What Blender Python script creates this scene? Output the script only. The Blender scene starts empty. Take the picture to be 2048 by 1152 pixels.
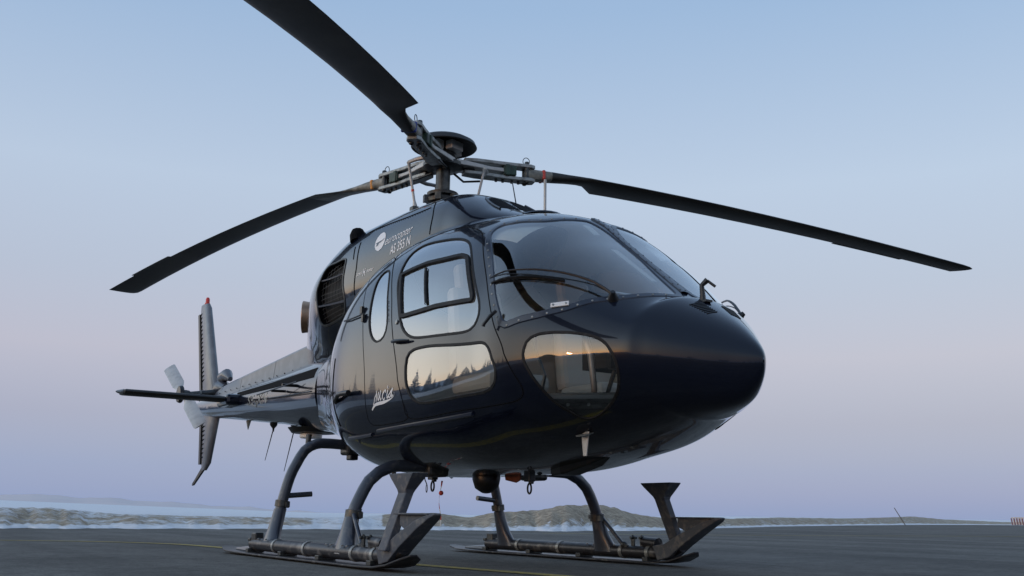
import bpy, bmesh, math, random, json
import numpy as np
from mathutils import Vector, Matrix
from mathutils.geometry import delaunay_2d_cdt
random.seed(7)
S = bpy.context.scene
COL = S.collection
R = math.radians
# ---------------------------------------------------------------- camera
cam_d = bpy.data.cameras.new('camera')
cam = bpy.data.objects.new('camera', cam_d)
COL.objects.link(cam)
yaw, pit, rol = R(147.0664), R(12.6556), R(.8074)
Fw = Vector((math.cos(yaw)*math.cos(pit), math.sin(yaw)*math.cos(pit), math.sin(pit)))
Rt0 = Vector((math.sin(yaw), -math.cos(yaw), 0))
Up0 = Rt0.cross(Fw)
Rt = math.cos(rol)*Rt0 + math.sin(rol)*Up0
Up = -math.sin(rol)*Rt0 + math.cos(rol)*Up0
M = Matrix((Rt, Up, -Fw)).transposed().to_4x4()
M.translation = Vector((7.0648, -3.8765, .332))
cam.matrix_world = M
cam_d.sensor_width = 36
cam_d.lens = 36*2025.6/2048
cam_d.clip_start = .05
cam_d.clip_end = 20000
S.camera = cam
S.render.engine = 'CYCLES'
S.view_settings.view_transform = 'Standard'
S.view_settings.look = 'None'
S.view_settings.gamma = 1
S.view_settings.use_curve_mapping = False
S.view_settings.exposure = 0
# ---------------------------------------------------------------- sky and sun
SUN_AZ, SUN_EL = -80.3, 2.6
W = bpy.data.worlds.new('World')
S.world = W
W.use_nodes = True
nt = W.node_tree
nt.nodes.clear()
def N(nt, t, **k):
    n = nt.nodes.new(t)
    for a, b in k.items():
        setattr(n, a, b)
    return n
def math_node(nt, op, a, b=None, c=None, clamp=False):
    n = N(nt, 'ShaderNodeMath', operation=op, use_clamp=clamp)
    for i, v in enumerate((a, b, c)):
        if v is None: continue
        if isinstance(v, (int, float)): n.inputs[i].default_value = v
        else: nt.links.new(v, n.inputs[i])
    return n.outputs[0]
tc = N(nt, 'ShaderNodeTexCoord')
sep = N(nt, 'ShaderNodeSeparateXYZ')
nt.links.new(tc.outputs['Generated'], sep.inputs[0])
X, Y, Z = sep.outputs
el = math_node(nt, 'MULTIPLY', math_node(nt, 'ARCSINE', Z), 180/math.pi/60, clamp=True)
def ramp(stops):
    r = N(nt, 'ShaderNodeValToRGB')
    e = r.color_ramp.elements
    while len(e) < len(stops): e.new(.5)
    for q, (p, c) in zip(e, stops):
        q.position = p/60; q.color = (*c, 1)
    nt.links.new(el, r.inputs[0])
    return r.outputs[0]
# the sky away from the sunset: grey blue at the horizon, a faint pink belt, pale then deeper blue
away = ramp([(0, (.25,.34,.55)), (2.4, (.262,.345,.555)), (5, (.33,.36,.52)), (8.5, (.445,.442,.56)), (12.5, (.43,.48,.61)), (18, (.45,.54,.69)), (28, (.305,.44,.65)), (42, (.27,.40,.62)), (60, (.25,.37,.58))])
# the sky round the sunset: bright, cream and peach low down
glow = ramp([(0, (2.0,1.2,.75)), (2.5, (2.2,1.65,1.2)), (7, (2.15,1.9,1.6)), (13, (1.75,1.78,1.75)), (22, (1.0,1.3,1.65)), (34, (.62,.82,1.1)), (60, (.25,.37,.58))])
hyp = math_node(nt, 'SQRT', math_node(nt, 'ADD', math_node(nt, 'MULTIPLY', X, X), math_node(nt, 'ADD', math_node(nt, 'MULTIPLY', Y, Y), 1e-5)))
ga = R(-109)
dotp = math_node(nt, 'DIVIDE', math_node(nt, 'ADD', math_node(nt, 'MULTIPLY', X, math.cos(ga)), math_node(nt, 'MULTIPLY', Y, math.sin(ga))), hyp)
mr = N(nt, 'ShaderNodeMapRange', interpolation_type='SMOOTHSTEP')
nt.links.new(dotp, mr.inputs[0]); mr.inputs[1].default_value = .38; mr.inputs[2].default_value = .85
mix = N(nt, 'ShaderNodeMix', data_type='RGBA')
nt.links.new(mr.outputs[0], mix.inputs[0]); nt.links.new(away, mix.inputs[6]); nt.links.new(glow, mix.inputs[7])
bgA = N(nt, 'ShaderNodeBackground'); nt.links.new(mix.outputs[2], bgA.inputs[0]); bgA.inputs[1].default_value = 1.0
sky = N(nt, 'ShaderNodeTexSky', sky_type='NISHITA')
sky.sun_disc = False; sky.sun_elevation = R(SUN_EL); sky.sun_rotation = R(90-SUN_AZ)
bgB = N(nt, 'ShaderNodeBackground'); nt.links.new(sky.outputs[0], bgB.inputs[0]); bgB.inputs[1].default_value = .05
addn = N(nt, 'ShaderNodeAddShader'); nt.links.new(bgA.outputs[0], addn.inputs[0]); nt.links.new(bgB.outputs[0], addn.inputs[1])
wo = N(nt, 'ShaderNodeOutputWorld'); nt.links.new(addn.outputs[0], wo.inputs[0])
sl = bpy.data.lights.new('sun', 'SUN')
sl.energy = .14; sl.angle = R(.5); sl.color = (1, .34, .09)
so = bpy.data.objects.new('sun', sl); COL.objects.link(so)
sd = Vector((math.cos(R(SUN_AZ))*math.cos(R(SUN_EL)), math.sin(R(SUN_AZ))*math.cos(R(SUN_EL)), math.sin(R(SUN_EL))))
so.rotation_euler = sd.to_track_quat('Z', 'Y').to_euler()
so.location = sd*40
# ---------------------------------------------------------------- materials
def mat(name, col, rough=.5, metal=0, coat=0, spec=.5, bump=None, noise=None, coat_rough=.03, coat_ior=1.36):
    m = bpy.data.materials.new(name); m.use_nodes = True
    t = m.node_tree; b = t.nodes['Principled BSDF']
    b.inputs['Base Color'].default_value = (*col, 1)
    b.inputs['Roughness'].default_value = rough
    b.inputs['Metallic'].default_value = metal
    b.inputs['Coat Weight'].default_value = coat
    b.inputs['Coat Roughness'].default_value = coat_rough
    b.inputs['Specular IOR Level'].default_value = spec
    if coat: b.inputs['Coat IOR'].default_value = coat_ior
    tcn = N(t, 'ShaderNodeTexCoord')
    if noise:   # (scale, other colour, low, high)
        nz = N(t, 'ShaderNodeTexNoise'); nz.inputs['Scale'].default_value = noise[0]; nz.inputs['Detail'].default_value = 6
        t.links.new(tcn.outputs['Object'], nz.inputs['Vector'])
        q = N(t, 'ShaderNodeMapRange'); q.inputs[1].default_value = noise[2]; q.inputs[2].default_value = noise[3]
        t.links.new(nz.outputs[0], q.inputs[0])
        mx = N(t, 'ShaderNodeMix', data_type='RGBA'); t.links.new(q.outputs[0], mx.inputs[0])
        mx.inputs[6].default_value = (*col, 1); mx.inputs[7].default_value = (*noise[1], 1)
        t.links.new(mx.outputs[2], b.inputs['Base Color'])
    if bump:    # (scale, strength, distance)
        nb = N(t, 'ShaderNodeTexNoise'); nb.inputs['Scale'].default_value = bump[0]; nb.inputs['Detail'].default_value = bump[3] if len(bump) > 3 else 4
        t.links.new(tcn.outputs['Object'], nb.inputs['Vector'])
        bp = N(t, 'ShaderNodeBump'); bp.inputs['Strength'].default_value = bump[1]; bp.inputs['Distance'].default_value = bump[2]
        t.links.new(nb.outputs[0], bp.inputs['Height']); t.links.new(bp.outputs[0], b.inputs['Normal'])
        if coat: t.links.new(bp.outputs[0], b.inputs['Coat Normal'])
    return m
PAINT = mat('navy gloss paint', (.0035,.0055,.014), .22, 0, 1, .15, bump=(1.8, .2, .002, 1), coat_rough=.025, noise=(9, (.005,.0075,.017), .5, .75))
PAINT2 = mat('navy satin frame', (.010,.015,.030), .35, 0, .4, .5, noise=(14, (.03,.035,.05), .5, .8))
SEAM = mat('black seam sealant', (.004,.004,.005), .8, 0, 0, .1)
RUBBER = mat('black rubber', (.008,.008,.009), .6, 0, 0, .25, noise=(40, (.03,.03,.03), .5, .8))
BLACK = mat('black plastic', (.008,.008,.009), .35)
DARKMETAL = mat('dark oily metal', (.045,.048,.05), .4, .6, noise=(25, (.10,.10,.09), .45, .7), bump=(60, .3, .002))
GREYMETAL = mat('worn grey metal', (.30,.31,.30), .42, .5, noise=(18, (.12,.12,.11), .45, .75), bump=(50, .2, .001))
GEAR = mat('gear blue grey paint', (.036,.044,.062), .32, .1, .35, noise=(16, (.13,.13,.13), .56, .78), bump=(45, .25, .0015))
STEP = mat('scuffed step coating', (.060,.067,.082), .62, 0, noise=(22, (.16,.15,.14), .52, .75), bump=(90, .5, .003))
SKI = mat('scuffed skid metal', (.028,.028,.032), .38, .4, noise=(12, (.16,.15,.14), .55, .72), bump=(40, .4, .003))
BLADE = mat('matt black blade skin', (.014,.0135,.012), .55, 0, noise=(2.2, (.040,.037,.030), .46, .72), bump=(6, .2, .002))
BLADEROOT = mat('grey blade root skin', (.27,.26,.22), .5, 0, noise=(12, (.07,.07,.06), .4, .7))
GREEN = mat('dark green damper block', (.022,.055,.036), .5, noise=(20, (.01,.02,.015), .4, .7))
FIBRE = mat('tan fibreglass', (.30,.27,.21), .45, noise=(14, (.14,.12,.09), .45, .7))
LIGHTPART = mat('pale grey alloy', (.44,.43,.41), .4, .3, noise=(15, (.35,.34,.32), .45, .7))
WHITE = mat('white lettering', (.78,.78,.78), .4)
WHITEP = mat('white plastic', (.72,.72,.70), .35)
RED = mat('red plastic', (.55,.03,.02), .35)
REDTAPE = mat('red tape', (.6,.06,.04), .5)
ORANGETAPE = mat('orange tape', (.62,.25,.04), .5)
BLUETAPE = mat('blue tape', (.03,.05,.22), .5)
EXH = mat('sunset tinted exhaust steel', (.55,.38,.26), .45, .85, noise=(7, (.32,.22,.16), .4, .7))  # orange of the sunset light is put into the steel colour
MESHM = mat('black intake mesh', (.006,.006,.006), .7)
INT = mat('dark cabin trim', (.035,.038,.045), .8, noise=(8, (.055,.055,.06), .4, .7))
LINING = mat('cream cabin lining', (.76,.72,.62), .85, noise=(6, (.68,.64,.55), .4, .7))
SEAT = mat('cream leather seat', (.42,.39,.34), .6, noise=(20, (.42,.38,.32), .4, .7))
PANEL = mat('black instrument panel', (.012,.012,.013), .6)
PAPER = mat('white paper', (.8,.8,.78), .7)
FINM = mat('fin grey blue gloss', (.085,.092,.108), .38, .1, .3, noise=(9, (.13,.14,.16), .45, .7), bump=(5, .2, .003, 1))
LAMP = mat('lamp glass', (.25,.25,.24), .08, .9)
def glass_mat(name, tint, boost):
    m = bpy.data.materials.new(name); m.use_nodes = True
    t = m.node_tree; t.nodes.clear()
    tr = N(t, 'ShaderNodeBsdfTransparent'); tr.inputs[0].default_value = (*tint, 1)
    gl = N(t, 'ShaderNodeBsdfGlossy'); gl.inputs['Roughness'].default_value = .006
    gl.inputs[0].default_value = (1, 1, 1, 1)
    fr = N(t, 'ShaderNodeFresnel'); fr.inputs[0].default_value = 1.5
    # two faces of one sheet: R = 2F/(1+F)
    k = math_node(t, 'DIVIDE', math_node(t, 'MULTIPLY', fr.outputs[0], boost), math_node(t, 'ADD', fr.outputs[0], 1.0), clamp=True)
    nb = N(t, 'ShaderNodeTexNoise'); nb.inputs['Scale'].default_value = 2.5; nb.inputs['Detail'].default_value = 1
    tcn = N(t, 'ShaderNodeTexCoord'); t.links.new(tcn.outputs['Object'], nb.inputs['Vector'])
    bp = N(t, 'ShaderNodeBump'); bp.inputs['Strength'].default_value = .15; bp.inputs['Distance'].default_value = .002
    t.links.new(nb.outputs[0], bp.inputs['Height']); t.links.new(bp.outputs[0], gl.inputs['Normal'])
    mx = N(t, 'ShaderNodeMixShader'); t.links.new(k, mx.inputs[0])
    t.links.new(tr.outputs[0], mx.inputs[1]); t.links.new(gl.outputs[0], mx.inputs[2])
    o = N(t, 'ShaderNodeOutputMaterial'); t.links.new(mx.outputs[0], o.inputs[0])
    return m
GLASS = glass_mat('clear acrylic', (.90,.92,.92), 2.5)
GLASSD = glass_mat('door acrylic', (.90,.91,.90), 3.5)
# ---------------------------------------------------------------- mesh helpers
def link(name, me, m=None, parent=None, smooth=False):
    o = bpy.data.objects.new(name, me); COL.objects.link(o)
    if m:
        for q in (m if isinstance(m, (list, tuple)) else [m]): me.materials.append(q)
    if smooth: me.shade_smooth()
    if parent: o.parent = parent
    return o
def meshobj(name, v, f, m=None, parent=None, smooth=False, normals=None):
    me = bpy.data.meshes.new(name)
    me.from_pydata([tuple(map(float, p)) for p in v], [], f)
    o = link(name, me, m, parent, smooth)
    if normals is not None:
        me.shade_smooth(); me.normals_split_custom_set_from_vertices([tuple(map(float, n)) for n in normals])
    return o
class MB:
    def __init__(s): s.v = []; s.f = []
    def add(s, v, f):
        k = len(s.v); s.v += [tuple(p) for p in v]; s.f += [[i+k for i in q] for q in f]; return s
    def box(s, c, d, rot=None, taper=1):
        v = []
        for z in (-.5, .5):
            k = taper if z > 0 else 1
            for x, y in ((-.5,-.5), (.5,-.5), (.5,.5), (-.5,.5)): v.append(Vector((x*d[0]*k, y*d[1]*k, z*d[2])))
        if rot is not None: v = [rot @ p for p in v]
        v = [p+Vector(c) for p in v]
        return s.add(v, [[3,2,1,0],[4,5,6,7],[0,1,5,4],[1,2,6,5],[2,3,7,6],[3,0,4,7]])
    def tube(s, pts, r, n=10, cap=True, flat=None):
        pts = [Vector(p) for p in pts]
        rs = r if isinstance(r, (list, tuple)) else [r]*len(pts)
        T = [((pts[min(i+1, len(pts)-1)]-pts[max(i-1, 0)]).normalized()) for i in range(len(pts))]
        u = T[0].orthogonal().normalized(); v = []
        for i, p in enumerate(pts):
            u = (u-T[i]*u.dot(T[i]))
            u = u.normalized() if u.length > 1e-6 else T[i].orthogonal().normalized()
            w = T[i].cross(u)
            for k in range(n):
                a = 2*math.pi*k/n
                v.append(p+u*math.cos(a)*rs[i]+w*math.sin(a)*rs[i])
        f = []
        for i in range(len(pts)-1):
            for k in range(n):
                a, b = i*n+k, i*n+(k+1) % n
                f.append([a, b, b+n, a+n])
        if cap: f += [list(range(n))[::-1], list(range((len(pts)-1)*n, len(pts)*n))]
        return s.add(v, f)
    def rod(s, a, b, r, n=10): return s.tube([a, b], r, n)
    def prism(s, poly, d):   # poly: 3-D points in a plane, d: extrusion vector
        n = len(poly); d = Vector(d)
        v = [Vector(p) for p in poly]+[Vector(p)+d for p in poly]
        return s.add(v, [list(range(n))[::-1], list(range(n, 2*n))]+[[i, (i+1) % n, (i+1) % n+n, i+n] for i in range(n)])
    def lathe(s, c, ax, prof, n=24):
        ax = Vector(ax).normalized(); u = ax.orthogonal().normalized(); w = ax.cross(u); c = Vector(c)
        v = []
        for h, r in prof:
            for k in range(n):
                a = 2*math.pi*k/n; v.append(c+ax*h+(u*math.cos(a)+w*math.sin(a))*r)
        f = []
        for i in range(len(prof)-1):
            for k in range(n):
                a, b = i*n+k, i*n+(k+1) % n; f.append([a, b, b+n, a+n])
        return s.add(v, f)
    def ball(s, c, r, n=10):
        return s.lathe(c, (0,0,1), [(-r*math.cos(math.pi*i/6), max(r*math.sin(math.pi*i/6), 1e-4)) for i in range(7)], n)
    def build(s, name, m=None, parent=None, smooth=False, bevel=0):
        o = meshobj(name, s.v, s.f, m, parent)
        bm = bmesh.new(); bm.from_mesh(o.data); bmesh.ops.recalc_face_normals(bm, faces=bm.faces); bm.to_mesh(o.data); bm.free()
        if smooth:
            o.data.shade_smooth()
            md = o.modifiers.new('ws', 'EDGE_SPLIT'); md.split_angle = R(38)
        if bevel:
            b = o.modifiers.new('bv', 'BEVEL'); b.width = bevel; b.segments = 2; b.limit_method = 'ANGLE'; b.angle_limit = R(35)
        return o
def empty(name, loc=(0,0,0), parent=None):
    o = bpy.data.objects.new(name, None); COL.objects.link(o); o.location = loc; o.parent = parent; o.empty_display_size = .2
    return o
def tag(o, label=None, cat=None, group=None, kind=None):
    if label: o['label'] = label
    if cat: o['category'] = cat
    if group: o['group'] = group
    if kind: o['kind'] = kind
    return o
def smooth_loop(P, step, closed=True):
    P = [Vector(p) for p in P]; out = []; n = len(P)
    rng = range(n) if closed else range(n-1)
    for i in rng:
        g = (lambda k: P[k % n]) if closed else (lambda k: P[min(max(k, 0), n-1)])
        a, b, c, d = g(i-1), g(i), g(i+1), g(i+2)
        k = max(1, int((c-b).length/step))
        for j in range(k):
            u = j/k
            out.append(.5*((2*b)+(c-a)*u+(2*a-5*b+4*c-d)*u*u+(3*b-a-3*c+d)*u**3))
    if not closed: out.append(P[-1])
    return out
# ---------------------------------------------------------------- the hull surfaces
DATA = json.loads('''{"P":[[3.459,1.131,1.131,0.0,1.131,2.008,2.001],[3.33,1.305,0.935,0.154,1.15,1.903,1.978],[3.05,1.509,0.86,0.437,1.195,2.149,2.084],[2.8988,1.5635,0.833,0.56,1.21,2.257,2.075],[2.4,1.9504,0.72,0.848,1.22,2.467,2.345],[2.0276,2.221,0.665,0.913,1.184,2.364,2.475],[1.55,2.3398,0.611,0.961,1.175,2.437,2.632],[0.9,2.414,0.604,0.984,1.204,2.513,2.589],[0.2,2.303,0.611,0.961,1.263,2.484,2.518],[-0.5,2.015,0.703,0.721,1.379,2.247,2.428],[-1.2,1.96,0.885,0.44,1.45,2.3,2.2],[-1.85,1.76,1.06,0.32,1.45,2.1,2.1],[-2.3,1.7,1.16,0.25,1.45,2.05,2.05]],"CW":[[1.5,2.3,2.3,0.12,2.3,2.201,2.0],[1.15,2.512,2.0,0.398,2.302,2.483,2.0],[0.8,2.693,1.9,0.456,2.296,2.804,2.0],[0.4,2.745,1.8,0.491,2.249,2.922,2.0],[0.0,2.764,1.7,0.521,2.203,2.949,2.0],[-0.5,2.758,1.7,0.553,2.199,2.997,2.0],[-0.9,2.767,1.7,0.558,2.199,2.691,2.0],[-1.3,2.65,1.6,0.555,2.197,2.375,2.0],[-1.8,2.571,1.6,0.412,2.154,2.288,2.0],[-2.2,2.391,1.6,0.254,2.091,2.199,2.0],[-2.6,2.109,1.7,0.084,1.906,2.1,2.0]],"L":{"door":[[5.654,0.694],[6.013,0.601],[6.324,0.549],[6.564,0.591],[6.803,0.663],[7.163,0.663],[7.378,0.674],[7.282,0.798],[7.043,0.995],[6.803,1.203],[6.708,1.327],[6.588,1.462],[6.492,1.555],[6.42,1.659],[6.372,1.815],[6.348,1.939],[5.558,1.949],[4.72,2.012],[4.073,2.053],[3.954,1.981],[3.954,1.866],[4.025,1.721],[4.121,1.576],[4.265,1.483],[4.337,1.452],[4.528,1.317],[4.84,1.13],[5.295,0.881]],"rear_door":[[7.282,0.798],[7.043,0.995],[6.803,1.203],[6.708,1.327],[6.588,1.462],[6.492,1.555],[6.42,1.659],[6.372,1.815],[6.348,1.939],[6.827,1.981],[7.186,1.991],[7.186,1.887],[7.163,1.586],[7.234,1.493],[7.354,1.306],[7.474,1.171],[7.618,0.995],[7.785,0.788],[7.665,0.715],[7.546,0.674]],"door_window":[[6.66,1.213],[6.779,1.12],[6.851,1.026],[6.875,0.933],[6.899,0.808],[6.755,0.746],[6.444,0.736],[6.133,0.725],[5.893,0.756],[5.75,0.788],[5.558,0.881],[5.199,1.088],[4.959,1.223],[4.792,1.317],[4.792,1.369],[4.864,1.41],[5.031,1.431],[5.462,1.431],[5.893,1.431],[6.229,1.431],[6.348,1.42],[6.492,1.379],[6.564,1.317]],"lower_window":[[6.372,1.534],[6.372,1.493],[6.276,1.483],[5.917,1.472],[5.319,1.483],[4.816,1.493],[4.576,1.503],[4.456,1.534],[4.337,1.597],[4.289,1.7],[4.337,1.794],[4.432,1.846],[4.648,1.856],[5.127,1.825],[5.582,1.804],[6.037,1.794],[6.133,1.783],[6.253,1.7],[6.324,1.586]],"rear_window":[[7.234,0.891],[7.306,0.891],[7.402,0.922],[7.354,1.047],[7.282,1.192],[7.234,1.306],[7.139,1.4],[7.091,1.431],[6.971,1.441],[6.827,1.431],[6.755,1.41],[6.779,1.337],[6.899,1.203],[7.043,1.047]],"chin":[[3.882,1.566],[3.858,1.524],[3.762,1.483],[3.642,1.462],[3.427,1.441],[3.283,1.431],[3.115,1.472],[2.996,1.586],[2.924,1.721],[2.924,1.898],[3.02,2.095],[3.139,2.24],[3.307,2.375],[3.475,2.478],[3.618,2.51],[3.642,2.406],[3.666,2.292],[3.714,2.167],[3.738,2.022],[3.786,1.866],[3.834,1.721],[3.882,1.607]],"windshield":[[5.414,0.715],[5.438,0.601],[5.247,0.539],[4.864,0.414],[4.768,0.248],[4.744,0.093],[4.696,0.072],[4.361,0.03],[3.834,0.02],[3.427,0.051],[2.972,0.124],[2.972,0.29],[3.091,0.611],[3.211,0.819],[3.331,0.954],[3.498,1.151],[3.666,1.265],[3.834,1.337],[4.121,1.41],[4.193,1.4],[4.337,1.306],[4.672,1.109],[5.079,0.891]],"slider_outer":[[6.827,1.016],[6.348,0.943],[5.702,0.902],[5.534,0.922],[5.031,1.223],[5.031,1.265],[5.869,1.286],[6.54,1.327],[6.636,1.213]],"slider_inner":[[6.755,1.057],[6.276,0.985],[5.678,0.933],[5.199,1.244],[5.917,1.265],[6.516,1.306],[6.612,1.213]],"slider_post":[[6.324,1.005],[6.205,1.12],[6.061,1.254]],"rail":[[7.091,2.053],[6.276,2.001],[5.726,2.001],[5.103,2.032]],"stepline":[[10.659,2.904],[7.881,2.136],[7.522,2.115],[7.258,2.095]],"seam_a":[[7.953,1.317],[8.025,1.462],[8.049,1.586],[8.025,1.763],[7.977,1.991]],"seam_bottom":[[7.186,1.887],[7.186,1.991],[7.258,2.095]],"wiper_pts":[[4.672,1.12],[4.337,1.057],[3.954,0.964],[3.666,0.871],[3.403,0.819],[3.187,0.85]],"script":[[6.971,1.721],[6.516,1.649]],"handle":[[6.588,1.441],[6.253,1.441]],"whitetag":[[3.642,1.203],[3.498,1.12]],"sun":[[3.403,1.669]],"man":[[3.594,1.69]],"nosehor":[[1.942,1.628]],"vent":[[1.798,0.445],[1.511,0.259]],"mirrorpost":[[1.966,0.061]],"cw_intake":[[5.414,1.296],[5.932,1.254],[6.471,1.203],[6.71,1.389],[6.83,1.534],[6.79,1.742],[6.73,2.043],[6.072,2.105],[5.573,2.032],[5.374,1.835],[5.374,1.659],[5.414,1.545],[5.374,1.42]],"cw_bar_a":[[6.79,1.358],[6.112,1.452],[5.474,1.483]],"cw_bar_b":[[6.79,1.742],[6.152,1.804],[5.434,1.846]],"cw_seam_front":[[2.542,0.788],[2.323,1.192],[2.323,1.503]],"cw_seam_aft":[[4.895,1.099],[4.856,1.462],[4.895,1.576],[4.935,1.815]],"cw_seam_aft2":[[5.075,1.151],[5.015,1.369]],"cw_seam_top":[[4.756,0.902],[4.098,0.912],[3.3,0.964],[2.562,0.943]],"cw_roundel":[[4.217,1.275]],"cw_euro":[[3.978,1.327],[3.001,1.327]],"cw_as355":[[3.739,1.472],[3.001,1.452]],"cw_small":[[4.836,1.555],[4.257,1.566]],"cw_knob":[[5.394,0.788]],"cw_front":[[1.286,0.144],[1.007,0.02],[0.927,1.037]],"lucia":[[[6.8991,1.6382],[6.8991,1.659],[6.947,1.7005],[6.9709,1.742],[6.9949,1.7627]],[[6.8991,1.6382],[6.8991,1.6693],[6.923,1.7316]],[[7.0428,1.8146],[6.9949,1.7834],[6.947,1.7627],[6.8752,1.7523],[6.7554,1.742],[6.6357,1.7212],[6.5638,1.7005],[6.5399,1.6797],[6.5399,1.659]],[[6.8512,1.6486],[6.8752,1.6901],[6.8752,1.7212],[6.8512,1.7005],[6.8033,1.6382],[6.8273,1.6797],[6.8273,1.7212],[6.8033,1.7005]],[[6.7075,1.659],[6.7075,1.6382],[6.7554,1.659],[6.7794,1.6901],[6.7554,1.7212],[6.7315,1.7005]],[[6.6596,1.6382],[6.6836,1.6797],[6.6836,1.7108],[6.6836,1.7108],[6.6596,1.6901]],[[6.6596,1.6071],[6.6596,1.6278]],[[6.5638,1.6278],[6.6117,1.659],[6.6596,1.6901],[6.6357,1.7005],[6.6117,1.6901],[6.5638,1.6278],[6.5878,1.6693],[6.5878,1.7005],[6.5638,1.6797]]],"cw_inlet":[[1.466,0.29],[1.645,0.072],[1.386,0.02],[0.927,0.02],[0.868,0.02],[0.848,0.29],[0.907,0.476],[1.107,0.425]],"cw_inletlip":[[1.506,0.29],[1.266,0.373],[0.987,0.456],[0.808,0.528]]}}''')
L_ = DATA['L']
PC = np.array(DATA['P']); CW = np.array(DATA['CW'])
def tang(P):
    T = np.zeros_like(P); T[1:-1] = (P[2:]-P[:-2])/2
    T[0] = 2*(P[1]-P[0])-T[1]; T[0, 0] = 0; T[0, 5:] = 0
    T[-1] = P[-1]-P[-2]
    return T
TAN = {}
def ring(P, s):
    T = TAN.setdefault(id(P), tang(P)); s = np.clip(np.asarray(s, float), 0, len(P)-1-1e-9)
    i = np.floor(s).astype(int); u = (s-i)[..., None]
    return (2*u**3-3*u**2+1)*P[i]+(u**3-2*u**2+u)*T[i]+(-2*u**3+3*u**2)*P[i+1]+(u**3-u**2)*T[i+1]
def surf(P, s, t):
    t = np.asarray(t, float); q = ring(P, s); c = np.cos(t); sn = np.sin(t); up = c >= 0
    n = np.where(up, q[..., 5], q[..., 6]); rad = np.where(up, q[..., 1]-q[..., 4], q[..., 4]-q[..., 2])
    y = -q[..., 3]*np.sign(sn)*np.abs(sn)**(2/n); z = q[..., 4]+rad*np.sign(c)*np.abs(c)**(2/n)
    return np.stack([q[..., 0], y, z], -1)
def nrm(P, s, t, h=2e-3):
    s = np.clip(np.asarray(s, float), .02, len(P)-1.01); t = np.asarray(t, float)
    a = surf(P, s+h, t)-surf(P, s-h, t); b = surf(P, s, t+h)-surf(P, s, t-h); n = np.cross(a, b)
    return -n/np.maximum(np.linalg.norm(n, axis=-1, keepdims=True), 1e-12)
# check orientation once (outward must point away from the centre line)
_n = nrm(PC, 6., 1.5); FL = 1 if _n[1] < 0 else -1
def onhull(P, s, t, off=0):
    return Vector(surf(P, s, t)+FL*nrm(P, s, t)*off)
def hn(P, s, t): return Vector(FL*nrm(P, s, t))
def flip(o_pts): return [Vector((p[0], -p[1], p[2])) for p in o_pts]
KS = .5      # parameter scale for the triangulation
def tess(P, loops, s0, s1, t0=0., t1=math.pi, ds=.08, nt_=64):
    """triangulate the parameter rectangle with the loops as hard edges -> verts (s,t), tris"""
    pts = []; edges = []
    lo = []
    for lp in loops:
        q = smooth_loop([(a*KS, b, 0) for a, b in lp], .02)
        q = [(p.x, min(max(p.y, t0+1e-4), t1-1e-4)) for p in q]; lo.append(q)
        k = len(pts); pts += q; edges += [(k+i, k+(i+1) % len(q)) for i in range(len(q))]
    al = np.array(pts) if pts else np.zeros((0, 2))
    ns = int((s1-s0)/ds)
    for i in range(ns+1):
        a = (s0+(s1-s0)*i/ns)*KS
        for j in range(nt_+1):
            b = t0+(t1-t0)*j/nt_
            if len(al) and 0 < i < ns and 0 < j < nt_ and np.min(np.abs(al[:, 0]-a)+np.abs(al[:, 1]-b)) < .018: continue
            pts.append((a, b))
    r = delaunay_2d_cdt([Vector(p) for p in pts], edges, [], 0, 1e-5)
    v = np.array([(p.x/KS, p.y) for p in r[0]]); f = [list(q) for q in r[2]]
    return v, f, [[(a/KS, b) for a, b in q] for q in lo]
def inside(poly, x, y):
    poly = np.array(poly); x1, y1 = poly[:, 0], poly[:, 1]; x2, y2 = np.roll(x1, -1), np.roll(y1, -1)
    c = ((y1 > y) != (y2 > y)) & (x < (x2-x1)*(y-y1)/np.where(y2 == y1, 1e-12, y2-y1)+x1)
    return bool(c.sum() % 2)
def patch(P, v, f, name, m, parent, side=-1, off=0.):
    used = sorted({i for q in f for i in q}); mp = {a: k for k, a in enumerate(used)}
    st = v[used]; X = surf(P, st[:, 0], st[:, 1]); n = FL*nrm(P, st[:, 0], st[:, 1]); X = X+n*off
    if side > 0: X[:, 1] *= -1; n[:, 1] *= -1
    f2 = [[mp[i] for i in q] for q in f]
    # orient with normals
    a, b, c = X[f2[0][0]], X[f2[0][1]], X[f2[0][2]]
    g = []
    for q in f2:
        a, b, c = X[q[0]], X[q[1]], X[q[2]]
        g.append(q if np.dot(np.cross(b-a, c-a), n[q[0]]) >= 0 else q[::-1])
    return meshobj(name, X, g, m, parent, normals=n)
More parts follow.
